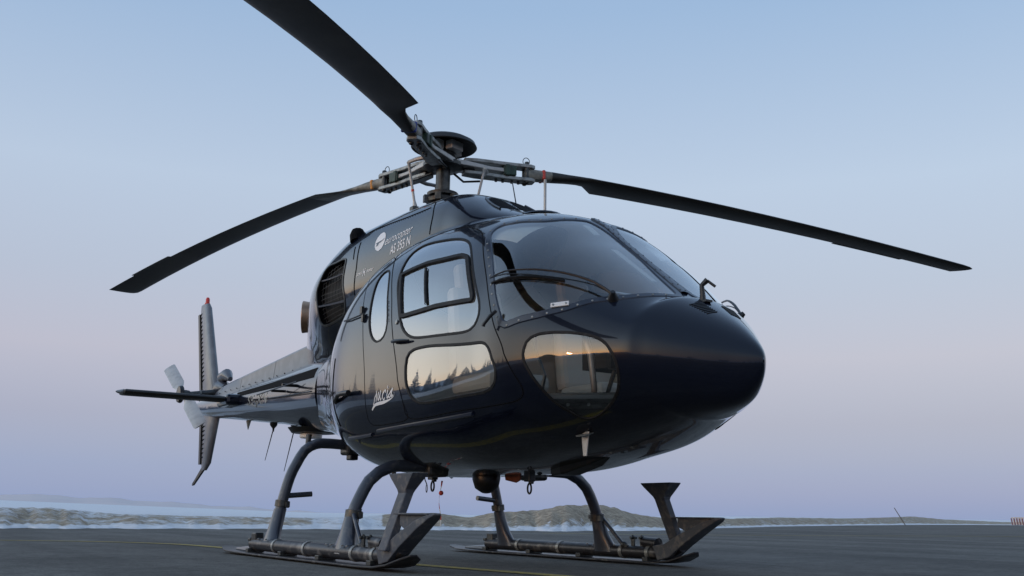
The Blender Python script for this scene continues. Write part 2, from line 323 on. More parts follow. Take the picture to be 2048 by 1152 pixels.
def strip(P, lp, name, m, parent, width, h, side=-1, closed=True, inward=0., smooth=False, step=.02, clampy=None):
    """raised strip with a rounded profile along a loop on the hull"""
    q = smooth_loop([(a*KS, b, 0) for a, b in lp], step, closed) if smooth else [(a*KS, b, 0) for a, b in lp]
    st = np.array([(p[0]/KS, p[1]) for p in q]); X = surf(P, st[:, 0], st[:, 1]); n = FL*nrm(P, st[:, 0], st[:, 1])
    k = len(X)
    if closed: T = np.roll(X, -1, 0)-np.roll(X, 1, 0)
    else: T = np.gradient(X, axis=0)
    T /= np.maximum(np.linalg.norm(T, axis=1, keepdims=True), 1e-9)
    B = np.cross(T, n); B /= np.linalg.norm(B, axis=1, keepdims=True)
    if closed:
        c = X.mean(0)
        if ((X-c)*B).sum() < 0: B = -B
    prof = [(-inward, 0.0), (-inward+.15*width, h), (-inward+.85*width, h), (width-inward, 0.0)]
    V = []
    for i in range(k):
        for a, b in prof: V.append(X[i]+B[i]*a+n[i]*(b-.002 if b == 0 else b))
    V = np.array(V)
    if clampy is not None: V[:, 1] = np.minimum(V[:, 1], clampy)
    if side > 0: V[:, 1] *= -1
    F = []
    for i in range(k if closed else k-1):
        j = (i+1) % k
        for a in range(3): F.append([i*4+a, i*4+a+1, j*4+a+1, j*4+a])
    mb = MB(); mb.add([tuple(p) for p in V], F)
    return mb.build(name, m, parent, smooth=True)
def domes(mb, P, st, r, side=-1, off=.004):
    for s_, t_ in st:
        p = onhull(P, s_, t_, off); n = hn(P, s_, t_)
        if side > 0: p.y = -p.y; n.y = -n.y
        mb.lathe(p, n, [(0, r), (r*.5, r*.85), (r*.75, r*.4), (r*.8, .0005)], 7)
def along(P, lp, gap, closed=True, shift=0.):
    """evenly spaced (s,t) along a loop, shifted outward by metres"""
    q = smooth_loop([(a*KS, b, 0) for a, b in lp], .01, closed); st = np.array([(p[0]/KS, p[1]) for p in q])
    X = surf(P, st[:, 0], st[:, 1]); d = np.r_[0, np.cumsum(np.linalg.norm(np.diff(X, axis=0), axis=1))]
    n = int(d[-1]/gap); out = []
    c = st.mean(0)
    for i in range(n):
        k = np.searchsorted(d, (i+.5)*gap); k = min(k, len(st)-1)
        s_, t_ = st[k]
        if shift:
            a = st[min(k+3, len(st)-1)]-st[max(k-3, 0)]
            # outward perpendicular in metric space
            p = surf(P, s_, t_); e = .01
            ps = (surf(P, s_+e, t_)-p)/e; pt = (surf(P, s_, t_+e)-p)/e
            T = ps*a[0]+pt*a[1]; nn = FL*nrm(P, s_, t_); B = np.cross(T, nn); B /= np.linalg.norm(B)
            cc = surf(P, c[0], c[1])
            if np.dot(p-cc, B) < 0: B = -B
            A = np.stack([ps, pt], 1); sol = np.linalg.lstsq(A, B*shift, rcond=None)[0]
            s_, t_ = s_+sol[0], t_+sol[1]
        out.append((s_, t_))
    return out

HELI = tag(empty('helicopter'), 'dark navy twin engined helicopter on skids with three drooping rotor blades, parked on asphalt', 'helicopter')
# ---------------------------------------------------------------- cabin: hull, doors, windows
WIN = {k: L_[k] for k in ('door_window', 'lower_window', 'rear_window', 'chin', 'windshield')}
def relax(lp, n=3, k=2):
    q = smooth_loop([(a*KS, b, 0) for a, b in lp], .02); q = [Vector((p.x, p.y, 0)) for p in q]
    for _ in range(n): q = [(q[i-k]+q[i-1]+q[i]*2+q[(i+1) % len(q)]+q[(i+k) % len(q)])/6 for i in range(len(q))]
    return [(p.x/KS, p.y) for p in q[::2]]
for k_ in ('door_window', 'lower_window', 'rear_window', 'chin', 'door', 'rear_door'):
    L_[k_] = relax(L_[k_], 5 if k_ != 'door' else 3)
def polyline(lp, step=.02, closed=True, passes=3):
    n = len(lp); out = []
    for i in range(n if closed else n-1):
        a = lp[i]; b = lp[(i+1) % n]; d = math.hypot((b[0]-a[0])*KS, b[1]-a[1]); m_ = max(1, int(d/step))
        out += [(a[0]+(b[0]-a[0])*j/m_, a[1]+(b[1]-a[1])*j/m_) for j in range(m_)]
    for _ in range(passes):
        out = [((out[i-1][0]+out[i][0]*2+out[(i+1) % len(out)][0])/4, (out[i-1][1]+out[i][1]*2+out[(i+1) % len(out)][1])/4) for i in range(len(out))]
    return out
WIN = {k: L_[k] for k in ('door_window', 'lower_window', 'rear_window', 'chin', 'windshield')}
loops = [L_['door'], L_['rear_door'], WIN['door_window'], WIN['lower_window'], WIN['rear_window'], WIN['chin'], WIN['windshield']]
v, f, lo = tess(PC, loops, .0, 12)
groups = {k: [] for k in ('shell', 'front_door', 'rear_door', 'door_window', 'lower_window', 'rear_window', 'chin', 'windshield')}
key = ['front_door', 'rear_door', 'door_window', 'lower_window', 'rear_window', 'chin', 'windshield']
bbs = [(min(p[0] for p in q), max(p[0] for p in q), min(p[1] for p in q), max(p[1] for p in q)) for q in lo]
for q in f:
    c = v[q].mean(0); g = 'shell'
    for i in (2, 3, 4, 5, 6, 0, 1):
        b = bbs[i]
        if b[0] <= c[0] <= b[1] and b[2] <= c[1] <= b[3] and inside(lo[i], c[0], c[1]): g = key[i]; break
    groups[g].append(q)
lk = dict(zip(key, lo))
# both halves of the shell in one mesh
def both(P, v, f, name, m, parent):
    st = v; X = surf(P, st[:, 0], st[:, 1]); n = FL*nrm(P, st[:, 0], st[:, 1])
    mid = (np.abs(np.sin(st[:, 1])) < 2e-3)
    n[mid, 1] = 0; X[mid, 1] = 0
    n /= np.linalg.norm(n, axis=1, keepdims=True)
    used = sorted({i for q in f for i in q}); mp = {}
    V = []; NN = []
    for i in used: mp[(i, 0)] = len(V); V.append(X[i]); NN.append(n[i])
    for i in used:
        if mid[i]: mp[(i, 1)] = mp[(i, 0)]
        else: mp[(i, 1)] = len(V); V.append(X[i]*[1, -1, 1]); NN.append(n[i]*[1, -1, 1])
    F = []
    for q in f:
        a, b, c = X[q[0]], X[q[1]], X[q[2]]
        w = q if np.dot(np.cross(b-a, c-a), n[q[0]]) >= 0 else q[::-1]
        F.append([mp[(i, 0)] for i in w]); F.append([mp[(i, 1)] for i in w[::-1]])
    return meshobj(name, V, F, m, parent, normals=NN)
FUS = both(PC, v, groups['shell'], 'fuselage', PAINT, HELI)
def ptl(p): return (p[0], p[1])
for side in (-1, 1):
    door = patch(PC, v, groups['front_door'], 'front_door', PAINT, HELI, side)
    patch(PC, v, groups['door_window'], 'window_pane', GLASSD, door, side, -.004)
    patch(PC, v, groups['lower_window'], 'window_pane', GLASSD, door, side, -.004)
    strip(PC, lk['door_window'], 'window_seal', RUBBER, door, .020, .003, side, inward=.011)
    strip(PC, lk['lower_window'], 'window_seal', RUBBER, door, .020, .003, side, inward=.011)
    strip(PC, lk['front_door'], 'door_seal', SEAM, door, .009, .0015, side, inward=.0045)
    strip(PC, polyline([L_['slider_outer'][i] for i in range(8)], .02, True, 2), 'sliding_window_frame', RUBBER, door, .036, .010, side, inward=.034)
    strip(PC, L_['slider_post'], 'sliding_window_bar', RUBBER, door, .02, .010, side, closed=False, inward=.01, smooth=True)
    # handle
    h0, h1 = L_['handle']; mb = MB(); pts = []
    for k in range(6):
        u = k/5; p = onhull(PC, h0[0]+(h1[0]-h0[0])*u, h0[1]+(h1[1]-h0[1])*u, .018+.012*math.sin(math.pi*u)); pts.append(p)
    if side > 0: pts = flip(pts)
    mb.tube(pts, [.009, .013, .012, .011, .009, .006], 8)
    hd = mb.build('door_handle', BLACK, door, True)
    mb = MB(); p = onhull(PC, h0[0]-.0, h0[1]-.10, .0); n = hn(PC, h0[0], h0[1]-.10)
    if side > 0: p.y *= -1; n.y *= -1
    mb.lathe(p, n, [(0, .016), (.008, .015), (.010, .0005)], 12); mb.build('door_lock', GREYMETAL, door, True)
    rd = patch(PC, v, groups['rear_door'], 'rear_door', PAINT, HELI, side)
    patch(PC, v, groups['rear_window'], 'window_pane', GLASSD, rd, side, -.004)
    strip(PC, lk['rear_window'], 'window_seal', RUBBER, rd, .018, .003, side, inward=.010)
    strip(PC, lk['rear_door'], 'door_seal', SEAM, rd, .007, .0012, side, inward=.0035)
    cw_ = patch(PC, v, groups['chin'], 'chin_window', GLASS, HELI, side, -.003)
    strip(PC, lk['chin'], 'window_seal', RUBBER, cw_, .018, .003, side, inward=.009)
    ws = patch(PC, v, groups['windshield'], 'windshield', GLASS, HELI, side, -.002)
    fr = strip(PC, lk['windshield'], 'windshield_frame', PAINT2, ws, .046, .005, side, inward=.006, clampy=-.024)
    mb = MB(); domes(mb, PC, [p for p in along(PC, L_['windshield'], .085, True, .022) if surf(PC, *p)[1] < -.10], .0075, side, .004)
    tag(mb.build('windshield_rivets', GREYMETAL, fr, True), kind='stuff')
# centre post with its bolts
cp = [Vector((x, 0, 0)) for x in ()]
ss = np.linspace(ring and 3.05, 4.95, 16)
def tw(s_, y_):
    q = ring(PC, s_); return math.asin(min((y_/q[3])**(q[5]/2), 1))
mb = MB(); rows = []
for s_ in ss:
    row = []
    for y_, of in ((-.028, 0), (-.025, .010), (0, .013), (.025, .010), (.028, 0)):
        t_ = tw(s_, abs(y_)); p = surf(PC, s_, t_); n = FL*nrm(PC, s_, max(t_, .01)); p = p+n*of
        p[1] = y_
        row.append(p)
    rows.append(row)
F = []
for i in range(len(rows)-1):
    for k in range(4): F.append([i*5+k, i*5+k+1, (i+1)*5+k+1, (i+1)*5+k])
mb.add([tuple(p) for r_ in rows for p in r_], F)
post = mb.build('centre_post', PAINT2, HELI, True)
mb = MB()
for s_ in np.linspace(3.1, 4.9, 14):
    for sg in (-1, 1):
        t_ = tw(s_, .019); p = onhull(PC, s_, t_, .011); n = hn(PC, s_, max(t_, .01))
        if sg > 0: p.y *= -1; n.y *= -1
        mb.lathe(p, n, [(0, .005), (.002, .0045), (.003, .0005)], 6)
tag(mb.build('post_rivets', BLACK, post, True), kind='stuff')
# door surround seams and rear panel seams on the hull
def seam(P, pts, name, parent, r=.0045, m=SEAM, off=.0008, side=-1, smooth=True):
    q = smooth_loop([(a*KS, b, 0) for a, b in pts], .015, False) if smooth else [Vector((a*KS, b, 0)) for a, b in pts]
    w = [onhull(P, p.x/KS, p.y, off) for p in q]
    if side > 0: w = flip(w)
    return MB().tube(w, r, 6).build(name, m, parent, True)
for side in (-1, 1):
    seam(PC, L_['seam_a'][1:], 'panel_seam', FUS, .004, side=side)
    rl = along(PC, [(p[0], p[1]) for p in L_['rear_door'][19:20]+L_['rear_door'][15:19][::-1]+L_['rear_door'][12:15][::-1]] , .03, False)
    seam(PC, L_['rail'], 'sill_rail', FUS, .013, PAINT2, .006, side)
    seam(PC, L_['stepline'][1:], 'sill_rail', FUS, .012, PAINT2, .006, side)
    # rivet row behind the rear door
    mb = MB(); s_t = [(p[0]+.06, p[1]) for p in (L_['rear_door'][15], L_['rear_door'][14], L_['rear_door'][13], L_['rear_door'][12], L_['rear_door'][11])]
    domes(mb, PC, along(PC, s_t[::-1], .022, False), .0042, side, .0)
    tag(mb.build('panel_rivets', PAINT2, FUS, True), kind='stuff')
# white name in brush script on the starboard and port panels
for side in (-1, 1):
    mb = MB()
    for k, stt in enumerate(L_['lucia']):
        q = smooth_loop([(a*KS, b, 0) for a, b in stt], .004, False)
        n = len(q)
        for i in range(n-1):
            pass
        X = [onhull(PC, p.x/KS, p.y, .0022) for p in q]; nn = [hn(PC, p.x/KS, p.y) for p in q]
        V = []
        for i in range(n):
            a = X[max(i-1, 0)]; b = X[min(i+1, n-1)]; T = (b-a).normalized(); B = T.cross(nn[i])
            u = i/(n-1); w = .0045 if k != 2 else (.009*math.sin(math.pi*min(1, u*1.05+.12))+.0016)
            if k in (0,): w *= .8
            V += [X[i]-B*w, X[i]+B*w]
        if side > 0: V = flip(V)
        mb.add(V, [[2*i, 2*i+1, 2*i+3, 2*i+2] for i in range(n-1)])
    mb.build('name_lettering', WHITE, FUS)
# nose vent slats
for side in (-1, 1):
    mb = MB(); a, b = L_['vent']
    for i in range(8):
        u = i/7; s_ = a[0]+(b[0]-a[0])*u
        t0_ = .16
        w = [onhull(PC, s_, t_, .001) for t_ in np.linspace(.17, .42, 6)]
        if side > 0: w = flip(w)
        mb.tube(w, .0042, 5)
    tag(mb.build('vent_slats', BLACK, FUS, True), kind='stuff')
# white tag at the windshield foot
mb = MB(); a, b = L_['whitetag']
w0 = onhull(PC, a[0], a[1], .010)+Vector((0, 0, -.012)); w1 = onhull(PC, b[0], b[1], .010)+Vector((0, 0, -.012)); n = hn(PC, a[0], a[1])
T = (w1-w0).normalized(); B = T.cross(n).normalized()
mb.prism([w0-B*.014, w1-B*.014, w1+B*.014, w0+B*.014], n*.01)
tg = mb.build('windshield_bracket', WHITEP, HELI, bevel=.003)
for u in (.15, .85): MB().lathe(w0.lerp(w1, u)+n*.01, n, [(0, .007), (.003, .0065), (.004, .0005)], 8).build('bracket_screw', GREYMETAL, tg, True)
# wipers
for side in (-1, 1):
    wp = L_['wiper_pts']; base = wp[-1]
    P_ = [onhull(PC, a, b, .045) for a, b in wp]
    P_[-1] = onhull(PC, base[0], base[1], .03); P_[0] = onhull(PC, wp[0][0], wp[0][1], .03)
    arm = smooth_loop(P_, .05, False)
    if side > 0: arm = flip(arm)
    mb = MB().tube(arm, [.004+.005*(i/(len(arm)-1)) for i in range(len(arm))], 6)
    wo_ = mb.build('wiper_arm', BLACK, HELI, True)
    arm2 = [p+Vector((-.0, 0, -.035*math.sin(math.pi*i/(len(arm)-1)))) for i, p in enumerate(arm)]
    MB().tube(arm2, .004, 5).build('wiper_link', BLACK, wo_, True)
    q = [onhull(PC, a, b+.0, .012) for a, b in wp[0:4]]
    q = [p+Vector((0, 0, -.02)) for p in smooth_loop(q, .04, False)]
    if side > 0: q = flip(q)
    MB().tube(q, .009, 5).build('wiper_blade', RUBBER, wo_, True)
    pb = onhull(PC, base[0], base[1], 0); nb_ = hn(PC, base[0], base[1])
    if side > 0: pb.y *= -1; nb_.y *= -1
    MB().lathe(pb, nb_, [(-.005, .035), (.01, .03), (.04, .016), (.05, .014), (.052, .0005)], 12).build('wiper_pivot', BLACK, wo_, True)
# grab latch under the starboard A pillar
for side in (-1, 1):
    mb = MB(); pts = [(2.30, -.895, 1.46), (2.285, -.925, 1.43), (2.25, -.945, 1.385), (2.245, -.945, 1.375)]
    if side > 0: pts = flip([Vector(p) for p in pts])
    mb.tube(pts, [.010, .011, .010, .013], 8).build('door_stay', BLACK, HELI, True)
# the bonnet mirror and temperature probe at the nose
mb = MB(); p0 = Vector((3.05, -.02, 1.49))
mb.tube([p0, p0+Vector((0, 0, .05)), p0+Vector((-.005, 0, .10)), p0+Vector((.02, .02, .13))], [.02, .015, .014, .017], 8)
mb.box(p0+Vector((0, 0, .005)), (.10, .05, .012))
pr = mb.build('nose_probe', BLACK, HELI, True)
MB().rod(p0+Vector((.02, .02, .125)), p0+Vector((.05, .05, .09)), .008).build('probe_arm', DARKMETAL, pr, True)

# ---------------------------------------------------------------- cabin interior
def cabin_section(x):
    s_ = float(np.interp(-x, -ring(PC, np.linspace(0, 12, 600))[:, 0], np.linspace(0, 12, 600))); return s_
INTR = HELI
sb = cabin_section(.42)
tt = np.linspace(0, math.pi, 40)
pr_ = surf(PC, np.full(40, sb), tt); cen = np.array([.42, 0, 1.4])
pr_ = (pr_-cen)*.97+cen
loopv = [tuple(p) for p in pr_]+[(p[0], -p[1], p[2]) for p in pr_[::-1][1:-1]]
meshobj('rear_bulkhead', loopv, [list(range(len(loopv)))], LINING, HELI)
mb = MB()
fl = []
for x in np.linspace(.45, 3.0, 14):
    s_ = cabin_section(x); q = ring(PC, s_)
    zf = .93; rr = max(min((q[4]-zf)/max(q[4]-q[2], .01), 1), 0); yw = q[3]*(1-rr**q[6])**(1/q[6])*.96
    fl.append((x, yw))
V = [(x, -y, .93) for x, y in fl]+[(x, y, .93) for x, y in fl]; n = len(fl)
meshobj('cabin_floor', V, [[i, i+1, n+i+1, n+i] for i in range(n-1)], INT, HELI)
# headlining following the roof inside
vv, FF = [], []
A = np.linspace(4.85, 7.9, 26); Bt = np.linspace(0, .72, 10)
for a in A:
    for b in list(-Bt[::-1])+list(Bt[1:]):
        p = surf(PC, a, abs(b))-FL*nrm(PC, a, abs(b)+1e-3)*.035
        if b < 0: p = p*[1, -1, 1]
        vv.append(p)
nb2 = 19
for i in range(len(A)-1):
    for j in range(nb2-1): FF.append([i*nb2+j, i*nb2+j+1, (i+1)*nb2+j+1, (i+1)*nb2+j])
meshobj('headlining', vv, FF, LINING, HELI, True)
# dashboard: hooded panel on a pedestal
dash = MB()
dash.prism([(2.42, -.36, 1.18), (2.42, -.40, 1.52), (2.47, -.38, 1.60), (2.72, -.34, 1.55), (2.80, -.30, 1.42), (2.80, -.26, 1.15)], (0, 0, 0.0001)) if False else None
prof = [(2.44, 1.15), (2.46, 1.50), (2.44, 1.575), (2.50, 1.60), (2.70, 1.56), (2.82, 1.47), (2.84, 1.15)]
nP = len(prof)
ws_ = [.40, .42, .43, .42, .36, .30, .30]
V = [(x, -w, z) for (x, z), w in zip(prof, ws_)]+[(x, w, z) for (x, z), w in zip(prof, ws_)]
mb = MB().add(V, [list(range(nP)), list(range(nP, 2*nP))[::-1]]+[[i, i+1, nP+i+1, nP+i] for i in range(nP-1)])
db = mb.build('instrument_panel', PANEL, HELI, bevel=.015)
MB().box((2.58, 0, 1.02), (.34, .22, .26)).build('pedestal', PANEL, db)
mb = MB(); mb.add([(2.62, -.34, 1.592), (2.76, -.22, 1.540), (2.70, -.10, 1.572), (2.56, -.20, 1.612)], [[0, 1, 2, 3]])
pp_ = mb.build('paper_sheet', PAPER, HELI)
so2 = pp_.modifiers.new('t', 'SOLIDIFY'); so2.thickness = .002
# tan strips beside the centre post (sun faded padding inside)
for (sa, sb_) in ((4.35, 4.7), (3.35, 3.95)):
    vv = []; FF = []
    for i, s_ in enumerate(np.linspace(sa, sb_, 8)):
        for t_ in (.075, .125): vv.append(surf(PC, s_, t_)-FL*nrm(PC, s_, t_)*.03)
    FF = [[2*i, 2*i+1, 2*i+3, 2*i+2] for i in range(7)]
    o_ = meshobj('post_padding', vv, FF, LINING, HELI); md = o_.modifiers.new('t', 'SOLIDIFY'); md.thickness = .01
def seat(y):
    t = MB()
    t.box((1.62, y, 1.14), (.48, .46, .12)); o1 = t.build('pilot_seat', SEAT, HELI, bevel=.04)
    rot = Matrix.Rotation(R(-12), 3, 'Y')
    MB().box((1.33, y, 1.50), (.12, .46, .66), rot, .85).build('seat_back', SEAT, o1, bevel=.04)
    MB().box((1.24, y, 1.90), (.09, .26, .20), rot).build('headrest', SEAT, o1, bevel=.03)
    MB().box((1.60, y, 1.00), (.36, .34, .14)).build('seat_base', INT, o1)
    MB().tube([(2.05, y, .95), (2.12, y, 1.15), (2.02, y, 1.32), (2.0, y, 1.42)], [.012, .011, .011, .018], 8).build('cyclic_stick', BLACK, o1, True)
for y in (-.43, .43): seat(y)
mb = MB(); mb.box((.78, 0, 1.14), (.42, 1.5, .14)); bn = mb.build('rear_bench', SEAT, HELI, bevel=.04)
MB().box((.58, 0, 1.5), (.10, 1.45, .6), Matrix.Rotation(R(-8), 3, 'Y')).build('bench_back', SEAT, bn, bevel=.04)
# chin floor edge: a pale rolled lip with bolts below it, and the tail rotor pedals behind the glass
for side in (-1, 1):
    q = []
    for x in np.linspace(2.50, 3.02, 12):
        s_ = cabin_section(x); r_ = ring(PC, s_); zf = .975-.02*(x-2.5)
        rr = (r_[4]-zf)/(r_[4]-r_[2]); yw = r_[3]*max(1-rr**r_[6], .02)**(1/r_[6])-.028-.02*(x-2.5)/.5
        q.append(Vector((x-.01, side*yw, zf)))
    lip = MB().tube(q, .017, 8).build('floor_lip', WHITEP, HELI, True)
    mb = MB()
    q = q[:9]
    V = q+[Vector((p.x-.02, p.y*.80, p.z-.06)) for p in q]
    mb.add(V, [[i, i+1, len(q)+i+1, len(q)+i] for i in range(len(q)-1)])
    mb.build('lip_skirt', GREYMETAL, lip)
    for i in (2, 4, 6):
        MB().ball(q[i]+Vector((-.004, -side*.03, -.045)), .010, 8).build('lip_bolt', WHITEP, lip, True)
    mb = MB()
    mb.tube([(2.72, side*.22, .94), (2.78, side*.24, 1.08), (2.80, side*.30, 1.16)], .012, 8)
    mb.tube([(2.72, side*.45, .94), (2.78, side*.44, 1.08), (2.80, side*.42, 1.16)], .012, 8)
    mb.box((2.81, side*.27, 1.16), (.03, .10, .10)); mb.box((2.81, side*.44, 1.16), (.03, .10, .10))
    tag(mb.build('pedals', DARKMETAL, HELI, True), kind='stuff')

# cream lining on the inside of doors and cabin sides (set inward of the skin)
lin = [q for g in ('front_door', 'rear_door') for q in groups[g]]
lin += [q for q in groups['shell'] if 4.9 < v[q][:, 0].mean() < 7.9 and .72 < v[q][:, 1].mean() < 1.9]
for side in (-1, 1):
    patch(PC, v, lin, 'side_lining', LINING, HELI, side, -.03)
for side in (-1, 1):   # light pipe work of the chin bay
    MB().tube([(2.55, side*.50, 1.38), (2.62, side*.52, 1.33), (2.66, side*.50, 1.20), (2.64, side*.46, 1.02), (2.62, side*.46, .94)], .018, 10).build('chin_duct', LIGHTPART, HELI, True)
# ---------------------------------------------------------------- engine cowling
vc, fc, lc = tess(CW, [L_['cw_intake'], L_['cw_inlet']] if False else [L_['cw_intake']], 0, 10, 0, math.pi, .08, 60)
gi, gs = [], []
for q in fc:
    c = vc[q].mean(0); (gi if inside(lc[0], c[0], c[1]) else gs).append(q)
def both2(P, v, f, name, m, parent): return both(P, v, f, name, m, parent)
COWL = both2(CW, vc, gs, 'engine_cowling', PAINT, HELI)
for side in (-1, 1):
    o = patch(CW, vc, gi, 'intake_screen', MESHM, HELI, side, -.07)
    # walls of the recess
    st = np.array(lc[0]); Xo = surf(CW, st[:, 0], st[:, 1]); nn = FL*nrm(CW, st[:, 0], st[:, 1]); Xi = Xo-nn*.075
    V = np.r_[Xo, Xi]; k = len(Xo)
    if side > 0: V = V*[1, -1, 1]
    meshobj('intake_recess', V, [[i, (i+1) % k, (i+1) % k+k, i+k] for i in range(k)], SEAM, o)
    strip(CW, lc[0], 'intake_frame', DARKMETAL, o, .020, .006, side, inward=.012)
    for bk in ('cw_bar_a', 'cw_bar_b'):
        q = [onhull(CW, a, b, -.01) for a, b in L_[bk]]
        if side > 0: q = flip(q)
        MB().tube(smooth_loop(q, .05, False), .010, 6).build('intake_bar', GEAR, o, True)
    mb = MB()   # wire screen
    A0, A1 = min(p[0] for p in lc[0]), max(p[0] for p in lc[0]); B0, B1 = min(p[1] for p in lc[0]), max(p[1] for p in lc[0])
    for i in range(1, 9):
        a = A0+(A1-A0)*i/9; q = [onhull(CW, a, b, -.035) for b in np.linspace(B0, B1, 30) if inside(lc[0], a, b)]
        if len(q) > 2:
            if side > 0: q = flip(q)
            mb.tube(q, .003, 4)
    for i in range(1, 12):
        b = B0+(B1-B0)*i/12; q = [onhull(CW, a, b, -.035) for a in np.linspace(A0, A1, 24) if inside(lc[0], a, b)]
        if len(q) > 2:
            if side > 0: q = flip(q)
            mb.tube(q, .003, 4)
    tag(mb.build('intake_wires', PANEL, o), kind='stuff')
    for nm in ('cw_seam_front', 'cw_seam_aft', 'cw_seam_aft2', 'cw_seam_top'):
        seam(CW, L_[nm], 'cowling_seam', COWL, .004, side=side)
    mb = MB(); domes(mb, CW, along(CW, [(a, b+.035) for a, b in L_['cw_seam_top']], .035, False), .0042, side, 0)
    tag(mb.build('cowling_rivets', BLACK, COWL, True), kind='stuff')
    # exhaust pipe
    ex = Vector((-2.11, -.18, 2.19)); ax = Vector((math.cos(R(-118)), math.sin(R(-118)), 0))
    if side > 0: ex.y *= -1; ax.y *= -1
    e_ = MB().lathe(ex, ax, [(-.10, .135), (.0, .14), (.10, .15), (.145, .158), (.15, .155), (.142, .148), (.0, .13), (-.08, .12)], 32).build('exhaust_pipe', EXH, HELI, True)
    MB().lathe(ex, ax, [(-.075, .001), (-.07, .125)], 32).build('exhaust_bore', SEAM, e_)
    # scoop on the cowling shoulder
    kp = onhull(CW, *L_['cw_knob'][0], .0)
    if side > 0: kp.y *= -1
    MB().lathe(kp+Vector((0, 0, -.05)), (-.3, 0, 1), [(0, .07), (.07, .068), (.11, .05), (.125, .001)], 9).build('cowling_scoop', SEAM, COWL, True)
# front cooling inlet: dark oval with a raised lip
il = polyline(L_['cw_inlet'], .03, True, 2)
q = [onhull(CW, a, b, .002) for a, b in il]
for side in (-1, 1):
    w = q if side < 0 else flip(q); c = sum(w, Vector())/len(w)
    MB().add([tuple(p) for p in w]+[tuple(c+Vector((.0, 0, .004)))], [[i, (i+1) % len(w), len(w)] for i in range(len(w))]).build('cooling_inlet', SEAM, COWL)
    u = [onhull(CW, a, b, .006) for a, b in L_['cw_inletlip']]
    MB().tube(smooth_loop(u if side < 0 else flip(u), .03, False), .008, 8).build('inlet_lip', PAINT, COWL, True)
# rear fairing under the cowling
mb = MB()
# gap filler between cabin roof and cowling
# ---------------------------------------------------------------- lettering on the cowling
def text_mesh(body, size, shear=0, spacing=1, bold=0):
    c = bpy.data.curves.new('t', 'FONT'); c.body = body; c.size = size; c.shear = shear; c.space_character = spacing
    c.offset = bold; c.fill_mode = 'FRONT'; c.resolution_u = 3
    o = bpy.data.objects.new('t', c); COL.objects.link(o)
    dg = bpy.context.evaluated_depsgraph_get(); me = bpy.data.meshes.new_from_object(o.evaluated_get(dg))
    V = [tuple(p.co) for p in me.vertices]; F = [list(q.vertices) for q in me.polygons]
    bpy.data.objects.remove(o); bpy.data.curves.remove(c); bpy.data.meshes.remove(me)
    xs = [p[0] for p in V]
    return [(p[0]-min(xs), p[1]) for p in V], F, max(xs)-min(xs)
_T = np.linspace(.02, math.pi-.02, 400)
_CACHE = {}
def side_pt(P, x, z, off):
    ks = _CACHE.setdefault(id(P), (-ring(P, np.linspace(0, len(P)-1, 800))[:, 0], np.linspace(0, len(P)-1, 800)))
    s_ = float(np.interp(-x, *ks)); X = surf(P, np.full(400, s_), _T); i = int(np.argmin(np.abs(X[:, 2]-z)))
    if 0 < i < 399:
        j = i+1 if (X[i, 2]-z)*(X[i+1, 2]-z) <= 0 else i-1
        u = (z-X[i, 2])/(X[j, 2]-X[i, 2]) if X[j, 2] != X[i, 2] else 0; t_ = _T[i]+(_T[j]-_T[i])*u
    else: t_ = _T[i]
    return onhull(P, s_, t_, off)
def put_text(P, txt, x0, z0, x1, z1, size, name, m, parent, side, shear=0, bold=0, fit=True, off=.002):
    V, F, w = text_mesh(txt, size, shear, 1, bold)
    L = math.hypot(x1-x0, z1-z0); k = L/w; ux, uz = (x1-x0)/L, (z1-z0)/L
    pts = []
    for a, b in V:
        a = a*k
        if side > 0: a = L-a    # reads nose-ward on the port side too
        x = x0+ux*a-uz*b; z = z0+uz*a+ux*b
        p = side_pt(P, x, z, off)
        if side > 0: p.y = -p.y
        pts.append(p)
    return MB().add(pts, F).build(name, m, parent)
for side in (-1, 1):
    put_text(CW, 'eurocopter', .01, 2.405, .42, 2.425, .098, 'lettering', WHITE, COWL, side, shear=.5)
    put_text(CW, 'AS 355 N', .11, 2.305, .41, 2.33, .105, 'lettering', WHITE, COWL, side, shear=.15, bold=.0012)
    put_text(CW, 'power', -.42, 2.228, -.32, 2.228, .045, 'lettering', WHITE, COWL, side, shear=.3)
    put_text(CW, 'H', -.315, 2.212, -.265, 2.214, .08, 'lettering', WHITE, COWL, side, shear=.4, bold=.002)
    put_text(CW, 'motor', -.25, 2.228, -.14, 2.228, .045, 'lettering', WHITE, COWL, side, shear=.3)
    # roundel: white disc with a dark swept device
    cx_, cz_ = -.08, 2.455
    mb = MB(); q = [side_pt(CW, cx_+.078*math.cos(a), cz_+.078*math.sin(a), .002) for a in np.linspace(0, 2*math.pi, 36)[:-1]]
    if side > 0: q = flip(q)
    c = side_pt(CW, cx_, cz_, .003)
    if side > 0: c.y *= -1
    mb.add(q+[c], [[i, (i+1) % 35, 35] for i in range(35)]); rd_ = mb.build('roundel', WHITE, COWL)
    mb = MB()
    for pl in ([(-.07, -.008), (-.02, .0), (.03, .004), (.074, .016), (.05, .0), (.012, -.012), (-.01, -.012), (-.022, -.030), (-.055, -.034), (-.04, -.015)],):
        q = [side_pt(CW, cx_+a, cz_+b, .0045) for a, b in pl]
        if side > 0: q = flip(q)
        mb.add(q, [list(range(len(q)))])
    mb.build('roundel_device', PAINT2, rd_)
